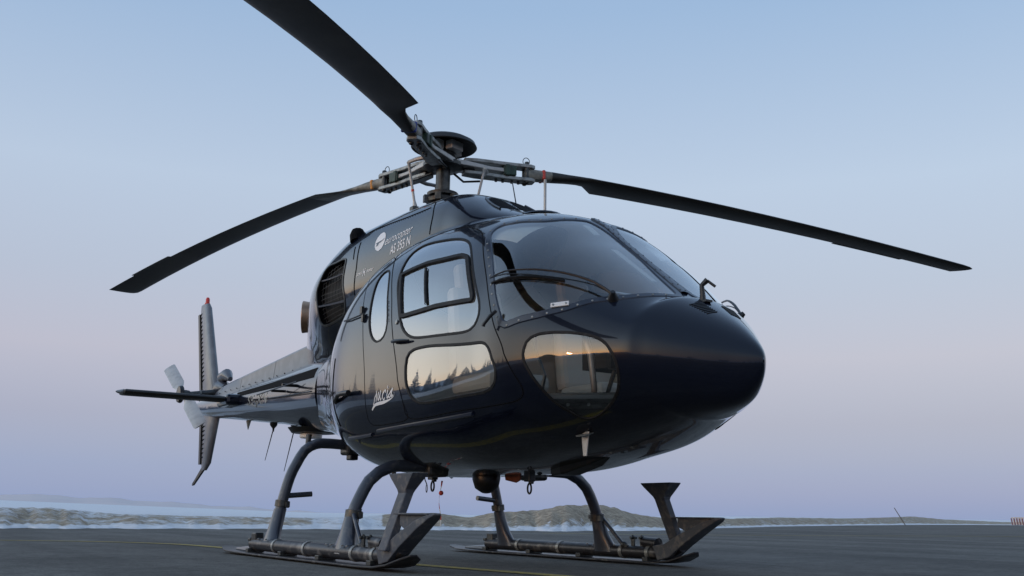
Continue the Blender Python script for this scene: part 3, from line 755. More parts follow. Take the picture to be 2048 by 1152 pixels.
# ---------------------------------------------------------------- tail boom, fins, stabiliser, tail rotor
def loft(name, secs, m, parent, n=28):   # secs: (x, zc, rz, ry)
    V = []
    for x, zc, rz, ry in secs:
        for k in range(n):
            a = 2*math.pi*k/n; V.append((x, ry*math.cos(a), zc+rz*math.sin(a)))
    F = []
    for i in range(len(secs)-1):
        for k in range(n): F.append([i*n+k, i*n+(k+1) % n, (i+1)*n+(k+1) % n, (i+1)*n+k])
    F.append(list(range((len(secs)-1)*n, len(secs)*n)))
    return MB().add(V, F).build(name, m, parent, True)
def boom_at(x):
    xs = [-1.65, -2.44, -3.2, -4.8, -5.8, -6.5, -6.66, -6.70]
    zc = [1.43, 1.465, 1.505, 1.575, 1.62, 1.665, 1.68, 1.685]; rz = [.39, .335, .275, .185, .135, .085, .055, .01]; ry = [.36, .305, .25, .165, .12, .065, .04, .008]
    f_ = lambda a: float(np.interp(-x, [-q for q in xs], a)); return f_(zc), f_(rz), f_(ry)
BOOM = loft('tail_boom', [(x, *boom_at(x)) for x in list(-np.arange(1.65, 6.5, .12))+[-6.5, -6.58, -6.62, -6.66, -6.68, -6.70]], PAINT, HELI, 72)
# drive shaft cover, three lengths with seams
segs = [(-2.3, -3.45), (-3.46, -4.55), (-4.56, -5.62)]
for a, b in segs:
    V = []; xs = np.linspace(a, b, 5)
    for x in xs:
        zc, rz, ry = boom_at(x); base = zc+rz*.86; top = float(np.interp(-x, [2.3, 3.0, 5.3, 5.62], [2.02, 1.985, 1.86, 1.80]))
        w = .11
        for y, z in ((-w-.02, base-.04), (-w, base+.01), (-w*.85, top-.04), (-w*.5, top-.005), (w*.5, top-.005), (w*.85, top-.04), (w, base+.01), (w+.02, base-.04)): V.append((x, y, z))
    F = [[i*8+k, i*8+k+1, (i+1)*8+k+1, (i+1)*8+k] for i in range(4) for k in range(7)]+[list(range(8)), list(range(32, 40))[::-1]]
    dc = MB().add(V, F).build('drive_shaft_cover', FINM, BOOM, True)
    mb = MB()
    for i in range(5):
        x = a+(b-a)*(i+.5)/5; zc, rz, ry = boom_at(x)
        for sg in (-1, 1): mb.lathe((x, sg*.115, zc+rz*.86+.012), (0, sg, .2), [(0, .008), (.008, .007), (.010, .0005)], 6)
    tag(mb.build('cover_fasteners', BLACK, dc), kind='stuff')
def boom_line(name, m, r, x0, x1, ang0, ang1, parent, wid=None, side=-1, n=14):
    q = []
    for i in range(n):
        u = i/(n-1); x = x0+(x1-x0)*u; zc, rz, ry = boom_at(x); a = ang0+(ang1-ang0)*u
        q.append(Vector((x, side*(ry+.004)*math.cos(a), zc+(rz+.004)*math.sin(a))))
    return MB().tube(q, r if not wid else [wid[0]+(wid[1]-wid[0])*i/(n-1) for i in range(n)], 6).build(name, m, parent, True)
for side in (-1, 1):
    # dark lengthwise band laid thinly on the skin
    V = []; n = 16
    for i in range(n):
        u = i/(n-1); x = -1.75-2.75*u; zc, rz, ry = boom_at(x)
        a1 = R(18); wd = R(16)
        for a in (a1, a1+wd): V.append((x, side*(ry+.004)*math.cos(a), zc+(rz+.004)*math.sin(a)))
    MB().add(V, [[2*i, 2*i+1, 2*i+3, 2*i+2] for i in range(n-1)]).build('boom_stripe', SEAM, BOOM)
    boom_line('boom_trim', BLACK, .006, -1.75, -3.15, R(-2), R(-3), BOOM, side=side)
    put = text_mesh('SE-JXN', .16, .15, 1, .002)
    V = []
    for a, b in put[0]:
        u = a/put[2]; x = -3.95+.72*u if side < 0 else -3.23-.72*u
        zc, rz, ry = boom_at(x); ang = R(-13)+b/.16*R(34)
        V.append(Vector((x, side*(ry+.004)*math.cos(ang), zc+(rz+.004)*math.sin(ang))))
    MB().add(V, put[1]).build('registration', GREYMETAL, BOOM)
    # horizontal antenna rods on the boom sides
    mb = MB()
    mb.rod((-3.05, side*.42, 1.50), (-1.75, side*.50, 1.50), .006, 6)
    mb.rod((-3.05, side*.42, 1.50), (-2.1, side*.36, 1.545), .005, 6)
    mb.tube([(-2.55, side*.30, 1.50), (-2.55, side*.45, 1.495)], .014, 6); mb.tube([(-2.2, side*.30, 1.52), (-2.2, side*.47, 1.515)], .016, 6)
    mb.build('side_antenna', BLACK, BOOM, True)
for x, z0, dx, dz in ((-3.66, 1.245, -.2, -.36), (-3.04, 1.20, -.22, -.45)):
    mb = MB(); mb.lathe((x, 0, z0+.06), (0, 0, -1), [(0, .045), (.05, .04), (.085, .012), (.12, .008)], 10)
    mb.tube([(x, 0, z0-.03), (x+dx, 0, z0+dz)], [.007, .0035], 6); mb.build('whip_antenna', BLACK, BOOM, True)
MB().lathe((-4.5, 0, 1.36), (0, 0, -1), [(0, .03), (.04, .02), (.10, .004)], 8).build('stub_antenna', GREYMETAL, BOOM, True)
mb = MB(); mb.lathe((-2.5, 0, 1.15), (0, 0, -1), [(0, .26), (.05, .22), (.06, .001)], 20); bd = mb.build('belly_fairing', BLACK, BOOM, True)
MB().lathe((-2.5, -.03, 1.09), (0, 0, -1), [(0, .11), (.03, .11), (.04, .10), (.042, .001)], 20).build('disc_antenna', WHITEP, BOOM, True)
def airfoil(c, th, n=10):   # chordwise points from LE (0) to TE (c), closed loop
    xs = [c*(1-math.cos(math.pi*i/n))/2 for i in range(n+1)]
    def yt(x):
        u = x/c; return 5*th*(.2969*math.sqrt(u)-.126*u-.3516*u*u+.2843*u**3-.1036*u**4)
    return [(x, yt(x)) for x in xs]+[(x, -yt(x)) for x in xs[::-1][1:-1]]
def fin(name, secs, parent):   # secs: (LE xyz, TE xyz, thick), thickness along y
    V = []; n = None
    for le, te, th in secs:
        le, te = Vector(le), Vector(te); c = (te-le).length; af = airfoil(1, th); n = len(af)
        for u, t_ in af: p = le.lerp(te, u); V.append((p.x, p.y+t_, p.z))
    F = [[i*n+k, i*n+(k+1) % n, (i+1)*n+(k+1) % n, (i+1)*n+k] for i in range(len(secs)-1) for k in range(n)]+[list(range(n))[::-1], list(range((len(secs)-1)*n, len(secs)*n))]
    return MB().add(V, F).build(name, FINM, parent, True)
up_ = fin('upper_fin', [((-5.66, 0, 1.66), (-6.42, 0, 1.66), .13), ((-5.80, 0, 1.90), (-6.47, 0, 1.90), .125), ((-6.40, 0, 3.02), (-6.83, 0, 3.02), .095), ((-6.46, 0, 3.08), (-6.83, 0, 3.10), .06)], HELI)
lf_ = fin('lower_fin', [((-5.62, 0, 1.62), (-6.36, 0, 1.62), .10), ((-5.68, 0, 1.45), (-6.34, 0, 1.45), .10), ((-5.88, 0, .93), (-6.24, 0, .90), .07), ((-6.02, 0, .84), (-6.22, 0, .84), .045)], HELI)
for par, (z0, z1), (xl0, xl1) in ((up_, (1.98, 2.98), (-6.50, -6.83)), (lf_, (.97, 1.42), (-6.24, -6.36))):
    n = 17 if par is up_ else 8
    for i in range(n):
        u = (i+.5)/n; z = z0+(z1-z0)*u
        te = float(np.interp(z, [1.9, 3.02], [-6.47, -6.83])) if par is up_ else float(np.interp(z, [.9, 1.45], [-6.24, -6.34]))
        ch = .20-.06*u if par is up_ else .16
        # corrugation bead across the trailing part of the fin skin
        cho = float(np.interp(z, [1.9, 3.02], [.67, .43])) if par is up_ else float(np.interp(z, [.9, 1.45], [.36, .66]))
        thk = float(np.interp(z, [1.9, 3.02], [.125, .095])) if par is up_ else float(np.interp(z, [.9, 1.45], [.07, .10]))
        for sg in (-1, 1):
            q = []
            for a_ in (.02, .10, .20, .30, .40):
                uu = 1-a_; yy = 5*thk*(.2969*math.sqrt(uu)-.126*uu-.3516*uu*uu+.2843*uu**3-.1036*uu**4)
                q.append((te+a_*cho, sg*(yy+.002), z+.03*a_))
            MB().tube(q, [.004, .009, .010, .008, .002], 5).build('skin_bead', SEAM, par, True)
    te0 = -6.47 if par is up_ else -6.34; te1 = -6.82 if par is up_ else -6.25; za, zb = (1.90, 2.98) if par is up_ else (1.44, .92)
    MB().prism([(te0+.01, -.02, za), (te0-.09, -.012, za), (te1-.09, -.012, zb), (te1+.01, -.02, zb)], (0, .03, 0)).build('trailing_tab', BLACK, par)
MB().lathe((-6.55, 0, 3.08), (0, 0, 1), [(0, .035), (.015, .036), (.02, .028), (.07, .027), (.095, .018), (.10, .001)], 14).build('beacon', RED, up_, True)
MB().prism([(-5.93, -.012, .93), (-6.06, -.012, .86), (-6.50, -.012, .66), (-6.56, -.012, .655), (-6.55, -.012, .685), (-6.45, -.012, .735), (-6.1, -.012, .93)], (0, .024, 0)).build('tail_skid', BLACK, lf_, bevel=.005)
# stabiliser, one half each side
for side in (-1, 1):
    af = airfoil(.42, .13); V = []; ys = (.10, 1.40, 1.43)
    for k, y in enumerate(ys):
        sc = 1 if k < 2 else .7
        for u, t_ in af: V.append((-4.35-u*sc, side*y, 1.585-t_*.42*1.25*sc))
    n = len(af); F = [[i*n+k, i*n+(k+1) % n, (i+1)*n+(k+1) % n, (i+1)*n+k] for i in range(2) for k in range(n)]+[list(range(n)), list(range(2*n, 3*n))[::-1]]
    stb = MB().add(V, F).build('horizontal_stabiliser', BLADE, HELI, True)
    MB().tube([(-4.48, side*1.42, 1.585), (-4.42, side*1.50, 1.58), (-4.40, side*1.52, 1.58)], [.035, .014, .003], 8).build('tip_light', LIGHTPART, stb, True)
    V = []
    MB().box((-4.5, side*.22, 1.575), (.40, .24, .13)).build('root_fairing', PAINT, stb, bevel=.04)
# tail rotor
TR = Vector((-5.6, -.47, 1.73))
gb = MB().tube([(-5.42, 0, 1.82), (-5.60, 0, 1.84), (-5.80, 0, 1.82)], [.06, .115, .07], 14).build('tail_gearbox', GEAR, HELI, True)
MB().tube([(-5.30, -.0, 1.93), (-5.45, 0, 2.0), (-5.62, 0, 1.98), (-5.72, 0, 1.90)], [.03, .075, .07, .04], 12).build('gearbox_scoop', FINM, gb, True)
MB().tube([(-5.6, -.02, 1.79), TR], [.045, .03], 12).build('tail_rotor_shaft', DARKMETAL, gb, True)
hub = MB(); hub.lathe(TR, (0, -1, 0), [(-.09, .03), (-.06, .055), (-.02, .06), (.03, .06), (.06, .03), (.07, .001)], 14)
th = hub.build('tail_rotor_hub', DARKMETAL, HELI, True)
MB().lathe(TR+Vector((0, .2, 0)), (0, -1, 0), [(-.03, .03), (0, .075), (.03, .03)], 12).build('pitch_plate', DARKMETAL, th, True)
d = Vector((-.883, 0, .469)); w = Vector((-.469, 0, -.883))
for sg in (-1, 1):
    dd = d*sg; ww = w*sg; V = []
    secs = [(.10, .03, .025), (.20, .04, .02), (.27, .065, .014), (.33, .080, .012), (.88, .080, .009), (.92, .072, .006)]
    pt = R(-48)
    for r_, c, t_ in secs:
        cv = ww*math.cos(pt)+Vector((0, sg*math.sin(pt), 0)); nv = dd.cross(cv).normalized()
        for a, b in ((-c, 0), (-c*.5, t_), (c*.4, t_), (c, 0), (c*.4, -t_), (-c*.5, -t_)): V.append(TR+dd*r_+cv*a+nv*b)
    F = [[i*6+k, i*6+(k+1) % 6, (i+1)*6+(k+1) % 6, (i+1)*6+k] for i in range(5) for k in range(6)]+[list(range(6)), list(range(30, 36))]
    tb = MB().add(V, F).build('tail_rotor_blade', LIGHTPART, HELI, True)
    MB().tube([TR+dd*.12+Vector((0, -.05, 0)), TR+ww*.07+dd*.10+Vector((0, .19, 0))], .009, 6).build('pitch_rod', BLACK, tb, True)
MB().lathe(TR+d*.0, (0, -1, 0), [(.02, .10), (.04, .11), (.07, .10), (.08, .001)], 14).build('hub_weights', BLACK, th, True)
# ---------------------------------------------------------------- main rotor
HZ = 3.186
mast = MB().lathe((0, 0, 2.70), (0, 0, 1), [(0, .13), (.06, .13), (.07, .10), (.14, .10), (.15, .085), (.24, .085), (.245, .06), (.47, .06), (.48, .075), (.52, .075)], 24).build('rotor_mast', DARKMETAL, HELI, True)
sw = MB().lathe((0, 0, 2.84), (0, 0, 1), [(0, .09), (.005, .135), (.035, .14), (.045, .12), (.05, .09)], 24)
sw.lathe((0, 0, 2.90), (0, 0, 1), [(0, .09), (.005, .125), (.03, .13), (.04, .09)], 24)
for k in range(6):
    a = k*math.pi/3+.3; sw.box((.135*math.cos(a), .135*math.sin(a), 2.87), (.05, .05, .06), Matrix.Rotation(a, 3, 'Z'))
sw.build('swashplate', DARKMETAL, mast, True)
mb = MB(); mb.lathe((0, 0, HZ), (0, 0, 1), [(-.05, .001), (-.05, .14), (-.03, .17), (.0, .17), (.02, .14), (.06, .10), (.10, .09), (.11, .001)], 24)
HUB = mb.build('rotor_hub', DARKMETAL, HELI, True)
cap = MB().lathe((.0, .0, 3.335), (0, 0, 1), [(.002, .262), (-.008, .27), (.0, .278), (.035, .262), (.065, .21), (.085, .12), (.09, .001)], 40)
cap.lathe((.0, .0, 3.335), (0, 0, 1), [(.0, .262), (.03, .245), (.055, .19), (.072, .10), (.076, .001)], 40)
cap_o = cap.build('hub_cap', BLADE, HUB, True)
MB().tube([(0, 0, 3.27), (0, 0, 3.40)], .05, 14).build('cap_post', DARKMETAL, HUB, True)
for k in range(4):
    a = k*math.pi/2+.35; MB().box((.115*math.cos(a), .115*math.sin(a), 3.325), (.075, .14, .075), Matrix.Rotation(a, 3, 'Z')).build('damper_weight', LIGHTPART, HUB, bevel=.006)
def rotor_arm(az, tape):
    ca, sa = math.cos(R(az)), math.sin(R(az)); er = Vector((ca, sa, 0)); et = Vector((-sa, ca, 0)); ez = Vector((0, 0, 1))   # et: counter-clockwise = trailing side
    P3 = lambda r, t_, z: er*r+et*t_+ez*(HZ+z)
    rot = Matrix((er, et, ez)).transposed()
    # star arm
    V = []
    for r_, w, t_ in ((.08, .13, .022), (.22, .10, .02), (.40, .055, .016), (.52, .05, .018)):
        V += [P3(r_, -w, -t_), P3(r_, w, -t_), P3(r_, w, t_), P3(r_, -w, t_)]
    F = [[i*4+k, i*4+(k+1) % 4, (i+1)*4+(k+1) % 4, (i+1)*4+k] for i in range(3) for k in range(4)]+[[0, 1, 2, 3], [12, 13, 14, 15]]
    MB().add(V, F).build('star_arm', LIGHTPART, HUB, bevel=.006)
    # upper and lower sleeve plates
    for sgn in (-1, 1):
        V = []
        for r_, w, z_ in ((.17, .05, .052), (.28, .062, .056), (.48, .050, .060), (.62, .052, .060), (.76, .060, .060), (.80, .040, .060)):
            V += [P3(r_, -w, sgn*z_-.016), P3(r_, w, sgn*z_-.016), P3(r_, w, sgn*z_+.016), P3(r_, -w, sgn*z_+.016)]
        F = [[i*4+k, i*4+(k+1) % 4, (i+1)*4+(k+1) % 4, (i+1)*4+k] for i in range(5) for k in range(4)]+[[0, 1, 2, 3], [20, 21, 22, 23]]
        MB().add(V, F).build('sleeve_plate', GREYMETAL, HUB, bevel=.006)
    db_ = MB(); db_.box(P3(.57, 0, 0), (.11, .13, .085), rot); db_.box(P3(.545, 0, 0), (.04, .15, .10), rot)
    db_.build('damper_block', GREEN, HUB, bevel=.008)
    MB().ball(P3(.22, 0, 0), .06, 14).build('spherical_bearing', BLACK, HUB, True)
    mb = MB()
    for q in (-.032, .032): mb.lathe(P3(.725, q, .07), ez, [(-.16, .014), (-.155, .02), (-.14, .022), (-.012, .022), (0, .022), (.02, .022), (.03, .018), (.032, .001)], 10)
    for q in (.46, .52, .60, .66): mb.lathe(P3(q, 0, -.076), -ez, [(0, .012), (.02, .012), (.022, .001)], 8)
    mb.build('blade_pins', DARKMETAL, HUB, True)
    lp = [P3(.73+.03*math.cos(a), 0, .115+.035*math.sin(a)) for a in np.linspace(-.6, math.pi+.6, 12)]
    MB().tube(lp, .0035, 5).build('pin_clip', BLACK, HUB, True)
    # pitch horn and pitch link, on the leading side
    hz = P3(.30, -.20, -.07)
    MB().tube([P3(.34, -.05, -.055), P3(.34, -.12, -.065), hz], [.022, .018, .016], 8).build('pitch_horn', LIGHTPART, HUB, True)
    a2 = math.atan2(hz.y, hz.x); low = Vector((.15*math.cos(a2), .15*math.sin(a2), 2.88))
    low = Vector((hz.x*.78, hz.y*.78, 2.76))
    pl = MB().tube([hz, hz.lerp(low, .08), hz.lerp(low, .12), hz.lerp(low, .88), hz.lerp(low, .92), low], [.018, .012, .011, .011, .014, .02], 10).build('pitch_link', LIGHTPART, HUB, True)
    MB().tube([hz.lerp(low, .62), hz.lerp(low, .67)], .013, 10).build('link_tape', tape, pl)
    lw = MB(); lw.box(low+Vector((0, 0, -.03)), (.07, .07, .05)); lw.build('link_clevis', DARKMETAL, pl, bevel=.01)
    MB().tube([P3(.10, .03, -.06), P3(.20, .09, -.10), P3(.34, .07, -.085)], .010, 6).build('hose', BLACK, HUB, True)
def rotor_blade(az, tape, root_tone, p0, tw_, dA, dP, dz):
    ca, sa = math.cos(R(az)), math.sin(R(az)); er = Vector((ca, sa, 0)); et = Vector((-sa, ca, 0)); ez = Vector((0, 0, 1))
    ev = lambda r: dz*min(max(r-.7, 0)/.6, 1)-dA*(max(r-.4, 0)/4.945)**dP
    secs = []
    # r, lead, trail, thick(abs), pitch deg, boxiness
    data = [(.735, .052, .052, .085, p0*.6, 1), (.80, .056, .056, .090, p0*.7, 1), (.95, .060, .062, .080, p0*.9, .9), (1.10, .068, .075, .062, p0, .6), (1.22, .078, .095, .052, p0, .3),
            (1.29, .084, .120, .046, p0, .1), (1.42, .088, .262, .040, p0, 0)]
    for r_ in (1.55, 1.8, 2.2, 2.6, 3.0, 3.4, 3.8, 4.2, 4.6, 5.0, 5.22): data.append((r_, .088, .262, .042-.004*(r_-1.4)/3.9, p0-tw_*(r_-1.34)/4.0, 0))
    data += [(5.30, .080, .262, .030, p0-tw_, 0), (5.345, .050, .262, .014, p0-tw_, 0)]
    V = []; n = None
    for r_, ld, tr_, th, pt, bx in data:
        c = ld+tr_; af = airfoil(c, th, 8); n = len(af); pts = []
        for u, t_ in af:
            a = u/c*2-1
            tb = math.copysign(.5*th*(1-abs(a)**6)**(1/2), t_) if abs(t_) > 1e-9 else 0
            yy = t_*(1-bx)+tb*bx; pts.append((u-ld, yy))
        cp, sp = math.cos(R(pt)), math.sin(R(pt)); slope = 0
        for y, z in pts:
            # leading edge up with pitch: y<0 (leading) goes up
            V.append(er*r_+et*(y*cp+z*sp)+ez*(HZ+ev(r_)+z*cp-y*sp))
    F = [[i*n+k, i*n+(k+1) % n, (i+1)*n+(k+1) % n, (i+1)*n+k] for i in range(len(data)-1) for k in range(n)]+[list(range(n)), list(range((len(data)-1)*n, len(data)*n))]
    b = MB().add(V, F).build('rotor_blade', [BLADE, BLADEROOT], HELI, True)
    # paler grey on the inner stations and on root faces turned to the trailing side
    lim = 3 if root_tone else 1
    for p in b.data.polygons:
        rr = math.hypot(p.center[0], p.center[1])
        if rr < root_tone or (rr < 1.3 and p.normal.dot(et) > .6): p.material_index = 1
    # trim tab
    V = []; rr_ = np.linspace(3.98, 4.76, 7)
    for r_ in rr_:
        pt = R(p0-tw_*(r_-1.34)/4.0)
        for y, z in ((.25, .003), (.292, .0015), (.292, -.0015), (.25, -.003)): V.append(er*r_+et*(y*math.cos(pt)+z*math.sin(pt))+ez*(HZ+ev(r_)+z*math.cos(pt)-y*math.sin(pt)))
    MB().add(V, [[4*i+k, 4*i+(k+1) % 4, 4*i+4+(k+1) % 4, 4*i+4+k] for i in range(6) for k in range(4)]+[[0, 1, 2, 3], [24, 25, 26, 27]]).build('trim_tab', BLADE, b)
    V = []
    mb = MB(); rot = Matrix((er, et, ez)).transposed()
    mb.box(er*.875+ez*(HZ+ev(.875)+.001), (.03, .124, .088), rot @ Matrix.Rotation(R(-p0*.82), 3, 'X')); mb.build('identity_band', tape, b, bevel=.012)
AZ = (-165.9, -46.5, 75.0)   # flapping and lag leave the three a degree off even spacing
rotor_arm(AZ[0], BLUETAPE); rotor_arm(AZ[1], REDTAPE); rotor_arm(AZ[2], ORANGETAPE)
rotor_blade(AZ[0], ORANGETAPE, 1.6, 10.9, 8.4, .391, 1.99, .039); rotor_blade(AZ[1], BLUETAPE, .6, 6.8, 9.1, .615, 1.85, 0); rotor_blade(AZ[2], REDTAPE, .99, 1.5, 9.5, .454, 1.565, .028)
# roof antennas
an = MB().tube([(1.49, 0, 2.36), (1.49, 0, 2.64)], [.010, .010], 8).build('roof_antenna', LIGHTPART, HELI, True)
MB().lathe((1.45, 0, 2.37), (0, 0, 1), [(0, .16), (.012, .15), (.02, .05), (.022, .001)], 20).build('antenna_base', PAINT, an, True)
MB().tube([(1.00, .1, 2.50), (.91, .1, 2.80)], [.005, .004], 6).build('whip_antenna', BLACK, HELI, True)
# ---------------------------------------------------------------- landing gear
def xtube(xc, half, name):
    pts = [(xc, -y, z) for y, z in half[::-1]]+[(xc, y, z) for y, z in half]
    q = smooth_loop(pts, .05, False)
    return MB().tube(q, .041, 16).build(name, GEAR, HELI, True)
rear = [(.30, .865), (.62, .875), (.74, .865), (.83, .81), (.895, .70), (.94, .60), (.985, .43), (1.03, .23), (1.075, .09)]
front = [(.30, .66), (.62, .655), (.75, .645), (.84, .605), (.91, .545), (.975, .43), (1.02, .32), (1.05, .19), (1.08, .09)]
for xc, half, nm in ((-.62, rear, 'rear_cross_tube'), (.76, front, 'front_cross_tube')):
    ct = xtube(xc, half, nm)
    for side in (-1, 1):
        # foot fairing, spreading along the skid
        V = []; n = 14
        for z, rx, ry in ((.075, .15, .055), (.12, .115, .055), (.20, .075, .052), (.30, .053, .050), (.36, .049, .048)):
            y0 = float(np.interp(z, [h[1] for h in half[::-1]], [h[0] for h in half[::-1]]))
            for k in range(n):
                a = 2*math.pi*k/n; V.append((xc+.03*(rx-.049)/.1+rx*math.cos(a), side*y0+ry*math.sin(a), z))
        F = [[i*n+k, i*n+(k+1) % n, (i+1)*n+(k+1) % n, (i+1)*n+k] for i in range(4) for k in range(n)]
        MB().add(V, F).build('tube_foot', GEAR, ct, True)
        zc = .40 if xc < 0 else .33
        y0 = float(np.interp(zc, [h[1] for h in half[::-1]], [h[0] for h in half[::-1]]))
        mb = MB(); mb.lathe((xc, side*y0, zc-.03), (0, side*.12, 1) if 0 else (0, -side*.12, 1), [(0, .047), (.002, .056), (.05, .056), (.052, .047)], 16)
        mb.box((xc-.075, side*y0, zc), (.05, .02, .03)); mb.box((xc+.06, side*(y0-.02), zc-.01), (.04, .03, .04))
        mb.build('tube_clamp', DARKMETAL, ct, True)
        if xc < 0:
            MB().rod((xc, side*(.985), .455), (xc+.02, side*.76, .475), .021, 12).build('towing_stub', GEAR, ct, True)
            MB().tube([(xc-.02, side*.80, .85), (xc-.03, side*.79, .94)], [.02, .024], 10).build('tube_lug', DARKMETAL, ct, True)
    for side in (-1, 1): MB().box((xc, side*.42, half[0][1]), (.16, .16, .15)).build('tube_saddle', DARKMETAL, ct, bevel=.02)
for side in (-1, 1):
    y = side*1.085
    pts = [(-.92, y, .085), (-.80, y, .085), (1.40, y, .085), (1.52, y, .10), (1.62, y, .145)]
    sk = MB().tube(smooth_loop(pts, .08, False), .048, 16).build('skid_tube', SKI, HELI, True)
    # flattened upswept toe
    V = []
    for x, z, w, h in ((1.40, .085, .055, .050), (1.52, .105, .056, .046), (1.66, .180, .056, .036), (1.86, .272, .050, .024), (1.99, .320, .040, .012), (2.03, .333, .022, .005)):
        for a, b in ((-1, -1), (1, -1), (1, 1), (-1, 1)): V.append((x-b*h*.5, y+a*w, z+b*h))
    F = [[i*4+k, i*4+(k+1) % 4, (i+1)*4+(k+1) % 4, (i+1)*4+k] for i in range(5) for k in range(4)]+[[0, 1, 2, 3], [20, 21, 22, 23]]
    MB().add(V, F).build('skid_toe', STEP, sk, bevel=.012)
    # gusset behind the toe
    MB().prism([(1.60, y-.012, .33), (2.0, y-.012, .335), (1.86, y-.012, .285), (1.72, y-.012, .225), (1.60, y-.012, .27)], (0, .024, 0)).build('toe_gusset', STEP, sk)
    MB().box((1.78, y, .333), (.42, .085, .010)).build('toe_step', STEP, sk, bevel=.003)
    # boarding step: a boxed post leaning inboard with a wedge tread
    def post_sec(z, x0, x1, w):
        yy = side*float(np.interp(z, [.12, .46, .6], [1.15, 1.015, 1.0])); return [(x0, yy-w, z), (x1, yy-w, z), (x1, yy+w, z), (x0, yy+w, z)]
    V = post_sec(.12, 1.475, 1.575, .026)+post_sec(.455, 1.455, 1.56, .028)+post_sec(.475, 1.45, 1.565, .036)+post_sec(.545, 1.37, 1.64, .050)+post_sec(.572, 1.345, 1.665, .055)
    F = [[i*4+k, i*4+(k+1) % 4, (i+1)*4+(k+1) % 4, (i+1)*4+k] for i in range(4) for k in range(4)]+[[0, 1, 2, 3], [16, 17, 18, 19]]
    MB().add(V, F).build('boarding_step', STEP, sk, bevel=.006)
    # straps round the tube
    for x in (-.42, .18, .98, 1.28):
        MB().lathe((x, y, .085), (1, 0, 0), [(0, .049), (.001, .053), (.035, .053), (.036, .049)], 18).build('skid_strap', GREYMETAL, sk, True)
    mb = MB()
    for x in (-.72, -.55, .60, .68, .86, .93):
        for sg in (-1, 1): mb.lathe((x, y+sg*.04, .125), (0, sg*.4, 1), [(0, .010), (.008, .009), (.010, .001)], 6)
    tag(mb.build('skid_bolts', GREYMETAL, sk, True), kind='stuff')
    # handling wheel lugs
    mb = MB()
    for x in (1.10, 1.20):
        mb.prism([(x, y-.02, .12), (x+.03, y-.02, .12), (x+.035, y-.02, .19), (x+.015, y-.02, .205), (x-.005, y-.02, .19)], (0, .012, 0))
        mb.rod((x+.015, y-.04, .185), (x+.015, y+.02, .185), .010, 8)
    mb.build('wheel_lug', DARKMETAL, sk)
    MB().tube([(1.22, y, .16), (1.38, y, .15)], [.035, .04], 10).build('lug_barrel', SKI, sk, True)
    mb = MB(); mb.box((-.86, y, .14), (.10, .07, .07)); mb.box((-.93, y+.0, .12), (.05, .09, .03)); mb.build('rear_lug', DARKMETAL, sk, bevel=.01)
    # brace from the front tube to the skid
    br = MB().tube([(.80, side*1.03, .325), (1.01, side*1.06, .135)], .015, 10).build('skid_brace', GEAR, sk, True)
    mb = MB(); mb.ball((1.02, side*1.065, .13), .028, 10); mb.box((1.03, side*1.07, .115), (.08, .04, .03)); mb.build('brace_end', DARKMETAL, br)
    # snow ski under the skid
    st = [(-1.57, .045, .03), (-1.50, .035, .07), (-1.30, .018, .115), (-1.05, .014, .12), (-.6, .012, .12), (.6, .012, .12), (1.2, .012, .12), (1.45, .016, .115), (1.60, .035, .10), (1.72, .072, .07), (1.77, .095, .02)]
    V = []
    for x, z, w in st:
        V += [(x, y-w, z), (x, y+w, z), (x, y+w, z+.012), (x, y-w, z+.012)]
    F = [[i*4+k, i*4+(k+1) % 4, (i+1)*4+(k+1) % 4, (i+1)*4+k] for i in range(len(st)-1) for k in range(4)]+[[0, 1, 2, 3], [len(V)-4, len(V)-3, len(V)-2, len(V)-1]]
    ski = MB().add(V, F).build('snow_ski', SKI, sk, bevel=.003)
    MB().tube([(-1.32, y, .036), (-.9, y, .036)], [.012, .04], 8).build('ski_ridge', PAINT2, ski, True)
    for x in (-.9, -.2, .5, 1.3): MB().box((x, y, .040), (.06, .13, .03)).build('ski_clamp', DARKMETAL, ski, bevel=.004)
# ---------------------------------------------------------------- belly fittings
def bz(x):
    return float(ring(PC, cabin_section(x))[2])
mb = MB(); c = Vector((.80, -.02, bz(.8)))
mb.lathe(c+Vector((.0, 0, .08)), (.35, -.15, -1), [(0, .10), (.11, .10), (.165, .086), (.20, .045), (.208, .001)], 22)
ll = mb.build('landing_light', BLACK, HELI, True)
a_ = Vector((.62, -.4, -.25)).normalized()
MB().lathe(c+Vector((.03, -.02, -.015)), a_, [(.062, .001), (.063, .045), (.055, .062)], 20).build('light_lens', LAMP, ll, True)
def tie(x, y, par):
    z = bz(x)+ (.02 if abs(y) > .2 else 0)
    mb = MB(); mb.box((x, y, z-.02), (.07, .05, .06)); mb.box((x+.02, y, z-.05), (.03, .03, .03))
    t = mb.build('tie_down_bracket', BLACK, par, bevel=.006)
    MB().tube([(x+.022*math.sin(a), y-.012*math.sin(a)*0+.0, z-.095+.034*math.cos(a)) for a in np.linspace(0, 2*math.pi, 18)], .0065, 6, cap=False).build('tie_ring', BLACK, t, True)
    return z
tie(.62, -.35, HELI); tie(1.33, .0, HELI); tie(-.35, -.62, HELI) if False else None
MB().box((-.60, -.43, .80), (.09, .07, .10)).build('tube_bracket', BLACK, HELI, bevel=.01)
mb = MB(); mb.tube([(.55, -.38, bz(.55)), (.56, -.38, bz(.55)-.03), (.57, -.37, bz(.55)-.06)], .004, 5)
mb.tube([(.57+.010*math.sin(a), -.37, bz(.55)-.09+.028*math.cos(a)) for a in np.linspace(0, 2*math.pi, 14)], .003, 5, cap=False); mb.build('cable_loop', BLACK, HELI)
